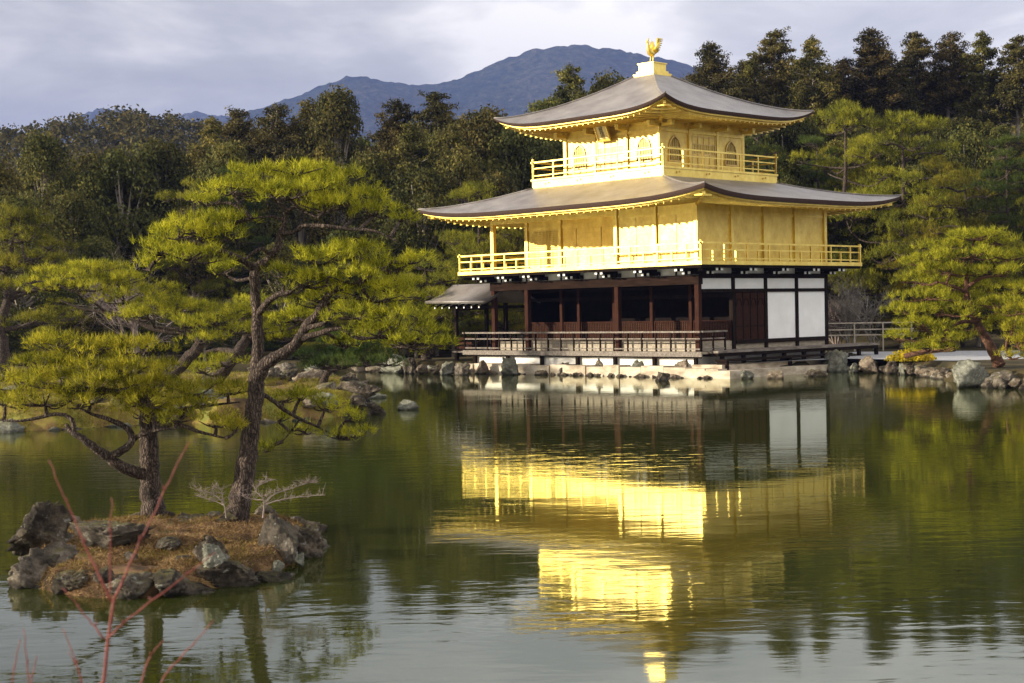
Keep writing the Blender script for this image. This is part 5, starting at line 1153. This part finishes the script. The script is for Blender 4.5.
named = [
 # left, skyline
 ('b', 2, 45, 132, 88, 96, 'big rounded evergreen on the skyline at the far left'),
 ('b', 0, 94, 148, 92, 30, 'slim rounded evergreen right of the big far-left one'),
 ('b', 3, 122, 148, 88, 56, 'low spreading evergreen, third from the left on the skyline'),
 ('b', 1, 158, 138, 90, 66, 'dense evergreen on the skyline above the pinkish bare tree'),
 ('b', 0, -10, 150, 84, 70, 'evergreen cut by the left edge of the picture'),
 ('c', 2, 212, 118, 98, 60, 'conifer on the skyline above the left pine cushion of the near island'),
 ('c', 0, 238, 107, 100, 60, 'conifer with a thin top left of the crown of the slender near pine'),
 ('c', 1, 275, 104, 98, 62, 'conifer on the skyline directly above the slender near pine'),
 ('b', 2, 333, 88, 98, 84, 'tall broad-headed tree against the blue saddle of the mountain'),
 ('c', 2, 308, 100, 101, 60, 'conifer tucked left of the tall broad-headed tree'),
 ('c', 1, 398, 100, 97, 58, 'conifer right of the tall broad-headed tree with a pale trunk'),
 ('c', 0, 436, 90, 96, 64, 'highest dark conifer between the broad-headed tree and the pavilion'),
 ('b', 0, 483, 104, 92, 58, 'brownish rounded tree just left of the upper roof tip'),
 ('b', 3, 515, 128, 90, 56, 'rounded evergreen showing under the left tip of the upper roof'),
 ('b', 1, 545, 96, 104, 50, 'olive treetop rising above the left slope of the upper roof'),
 ('c', 2, 572, 66, 105, 64, 'dark treetop before the mountain above the left roof slope'),
 ('b', 0, 612, 70, 106, 56, 'yellowish treetop left of the roof finial'),
 # right skyline
 ('c', 1, 712, 42, 100, 84, 'first tall conifer right of the roof finial'),
 ('c', 0, 775, 28, 101, 74, 'tall conifer standing above the right slope of the upper roof'),
 ('c', 2, 812, 38, 99, 62, 'conifer with a ragged side branch above the right roof tip'),
 ('c', 1, 872, 28, 100, 88, 'pale-trunked tall tree standing free right of the roof tip'),
 ('c', 0, 915, 30, 103, 70, 'tall conifer right of the free-standing pale-trunked one'),
 ('c', 1, 950, 32, 102, 72, 'tall conifer, third from the right on the skyline'),
 ('c', 2, 982, 32, 101, 66, 'tall conifer, second from the right on the skyline'),
 ('c', 0, 1018, 34, 100, 74, 'tall conifer at the right end of the skyline'),
 ('c', 1, 745, 60, 106, 60, 'shorter conifer between the first two tall ones right of the finial'),
 ('c', 0, 842, 58, 106, 56, 'thin conifer left of the free-standing pale-trunked tree'),
 # right, middle layer of pines
 ('p', 0, 822, 106, 84, 112, 'dome-shaped pine directly behind the right tip of the upper roof'),
 ('p', 1, 905, 122, 82, 128, 'widest yellow-green pine on the slope right of the pavilion'),
 ('p', 2, 765, 128, 86, 84, 'dark pine behind the right side of the third storey'),
 ('p', 0, 852, 170, 86, 96, 'pine above the right tip of the lower roof'),
 ('p', 1, 960, 178, 76, 96, 'pine on the slope between the widest pine and the red-trunked one'),
 ('p', 2, 1006, 140, 74, 92, 'tall red-trunked pine with open branches near the right edge'),
 ('p', 0, 925, 198, 80, 92, 'pine behind the left half of the leaning shore pine'),
 ('p', 2, 870, 218, 86, 80, 'dark pine behind the bare trees right of the pavilion'),
 ('b', 3, 965, 130, 88, 70, 'brown-green evergreen below the tall conifers at the right'),
 ('b', 1, 840, 236, 87, 66, 'dark evergreen directly behind the pale bare tree'),
 ('p', 1, 1035, 200, 70, 84, 'pine beyond the right edge behind the shore pine'),
 # left, middle layer
 ('p', 2, 225, 170, 84, 100, 'dark layered pine left of the top cushion of the slender near pine'),
 ('p', 0, 200, 178, 80, 74, 'lighter layered pine low left of the slender near pine'),
 ('b', 1, 70, 190, 82, 90, 'dark evergreen below the big rounded one at the far left'),
 ('b', 3, 18, 195, 78, 70, 'evergreen behind the layered pine at the left edge'),
 ('b', 0, 190, 205, 82, 80, 'shadowed evergreen right of the pinkish bare tree'),
 ('b', 2, 300, 150, 88, 90, 'shadowed tree behind the crown of the slender near pine'),
 ('b', 1, 370, 150, 88, 84, 'shadowed evergreen right of the crown top of the slender near pine'),
 ('b', 3, 420, 168, 84, 80, 'evergreen left of the lower roof tip'),
 ('b', 0, 460, 150, 86, 70, 'olive tree above the left tip of the lower roof'),
 ('b', 2, 500, 172, 84, 66, 'brown-green tree behind the left end of the third-storey balcony'),
 ('p', 1, 470, 190, 80, 80, 'pine seen through the second-storey veranda at the left'),
 ('p', 0, 505, 225, 79, 70, 'pine seen through the open ground-floor veranda'),
 ('p', 1, 455, 262, 78, 74, 'low pine behind the fishing porch'),
 ('b', 1, 400, 215, 82, 80, 'dark evergreen behind the right cushions of the slender near pine'),
 ('b', 3, 340, 230, 80, 80, 'dark evergreen across the water behind the slender near pine'),
 ('b', 0, 280, 240, 78, 80, 'shadowed evergreen above the second leaning pine'),
 ('b', 1, 95, 235, 79, 90, 'shadowed evergreen above the leaning pine cushions'),
 ('p', 0, 315, 285, 76, 70, 'small pine on the far bank behind the big limb of the slender near pine'),
 ('p', 2, 250, 290, 77, 70, 'dark pine on the far bank behind the slender near trunk'),
 ('p', 1, 60, 300, 76, 70, 'small pine on the far left bank under the leaning pine cushions'),
 ('b', 3, 560, 140, 92, 60, 'evergreen directly behind the third-storey balcony corner'),
]
for k_, v_, px, top, Y, wpx, lb in named: plant(k_, v_, px, top, Y, wpx, lb)
# the rest of the wood, nothing tells these apart
R_ = random.Random(7); n_ = 0
for i in range(600):
    if n_ >= 120: break
    px = R_.uniform(-160, 1180); Y = R_.uniform(84, 135); p = at(px, 200, Y)
    right = px > 650
    if right and Y < 100: continue
    if Y < 95 and 520 < px < 740: continue
    if right:
        kind, v = 'c', R_.randrange(3); top = 46 + R_.uniform(0, 45) + max(0, (750 - px)) * .4
    else:
        kind, v = ('b', R_.randrange(4)) if R_.random() < .75 else ('c', R_.randrange(3))
        sky_ = np.interp(px, [-100, 90, 180, 240, 330, 440, 520, 640], [160, 160, 150, 122, 112, 112, 118, 90]); top = sky_ + R_.uniform(6, 60)
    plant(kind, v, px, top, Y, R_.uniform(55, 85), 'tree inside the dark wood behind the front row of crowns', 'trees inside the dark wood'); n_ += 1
for i in range(30):
    px = 735 + i * 11 + R_.uniform(-8, 8); Y = R_.uniform(84, 94)
    plant('p' if R_.random() < .72 else 'b', R_.randrange(3), px, R_.uniform(135, 235), Y, R_.uniform(70, 100), 'middle-sized tree on the crowded slope right of the pavilion', 'trees crowding the right slope')
for i in range(26):
    px = 700 + i * 13 + R_.uniform(-8, 8); Y = R_.uniform(92, 99)
    plant('b', R_.randrange(4), px, R_.uniform(112, 150), Y, R_.uniform(60, 90), 'middle-sized tree on the crowded slope right of the pavilion', 'trees crowding the right slope')
# undergrowth in front of the wood
for i in range(34):
    px = -60 + i * 18.5 + R_.uniform(-6, 6); Y = R_.uniform(75.5, 79)
    if px > 470: px += 430
    p = GP(px, Y)
    plant('b', R_.randrange(4), px, 325 - R_.uniform(0, 28), Y, R_.uniform(45, 70), 'low dark bush at the foot of the wood on the far bank', 'bushes at the foot of the wood')

# far wooded hill: one mass of crowns
def far_wood():
    R = np.random.default_rng(5); n = 2600; X = R.uniform(-190, 70, n); Y = R.uniform(200, 330, n); Z = ground_z(X, Y)
    Vs = []
    v0 = unit(R.normal(0, 1, (80, 3)) + [0, 0, .3])
    P = (np.stack([X, Y, Z + 2.2], -1)[:, None, :] + v0[None] * R.uniform(.6, 1, (n, 80, 1)) * (np.stack([R.uniform(1.6, 3, n), R.uniform(1.6, 3, n), R.uniform(2, 4.5, n)], -1))[:, None, :]).reshape(-1, 3)
    Vs.append(leaves(P, np.tile(v0, (n, 1)), .36)); o = tri_mesh('far_wood', Vs, M['leaf_brown'], None, 4); tag(o, 'distant mass of trees covering the hill at the left', None, None, 'stuff')
far_wood()

# ------------------------------------------------------------------ haze
hz = MB(); hz.box(-4800, 4800, -40, 5200, -3, 640)
m = bpy.data.materials.new('haze_air'); m.use_nodes = True; t = m.node_tree; t.nodes.clear()
o_ = N(t, 'ShaderNodeOutputMaterial'); pv = N(t, 'ShaderNodeVolumePrincipled'); pv.inputs['Color'].default_value = (.27, .36, .78, 1); pv.inputs['Density'].default_value = HAZE; pv.inputs['Anisotropy'].default_value = 0
t.links.new(pv.outputs[0], o_.inputs['Volume'])
tag(hz.build('haze', m), 'thin bluish winter haze filling the air', None, None, 'stuff')
for me in bpy.data.meshes:
    pass
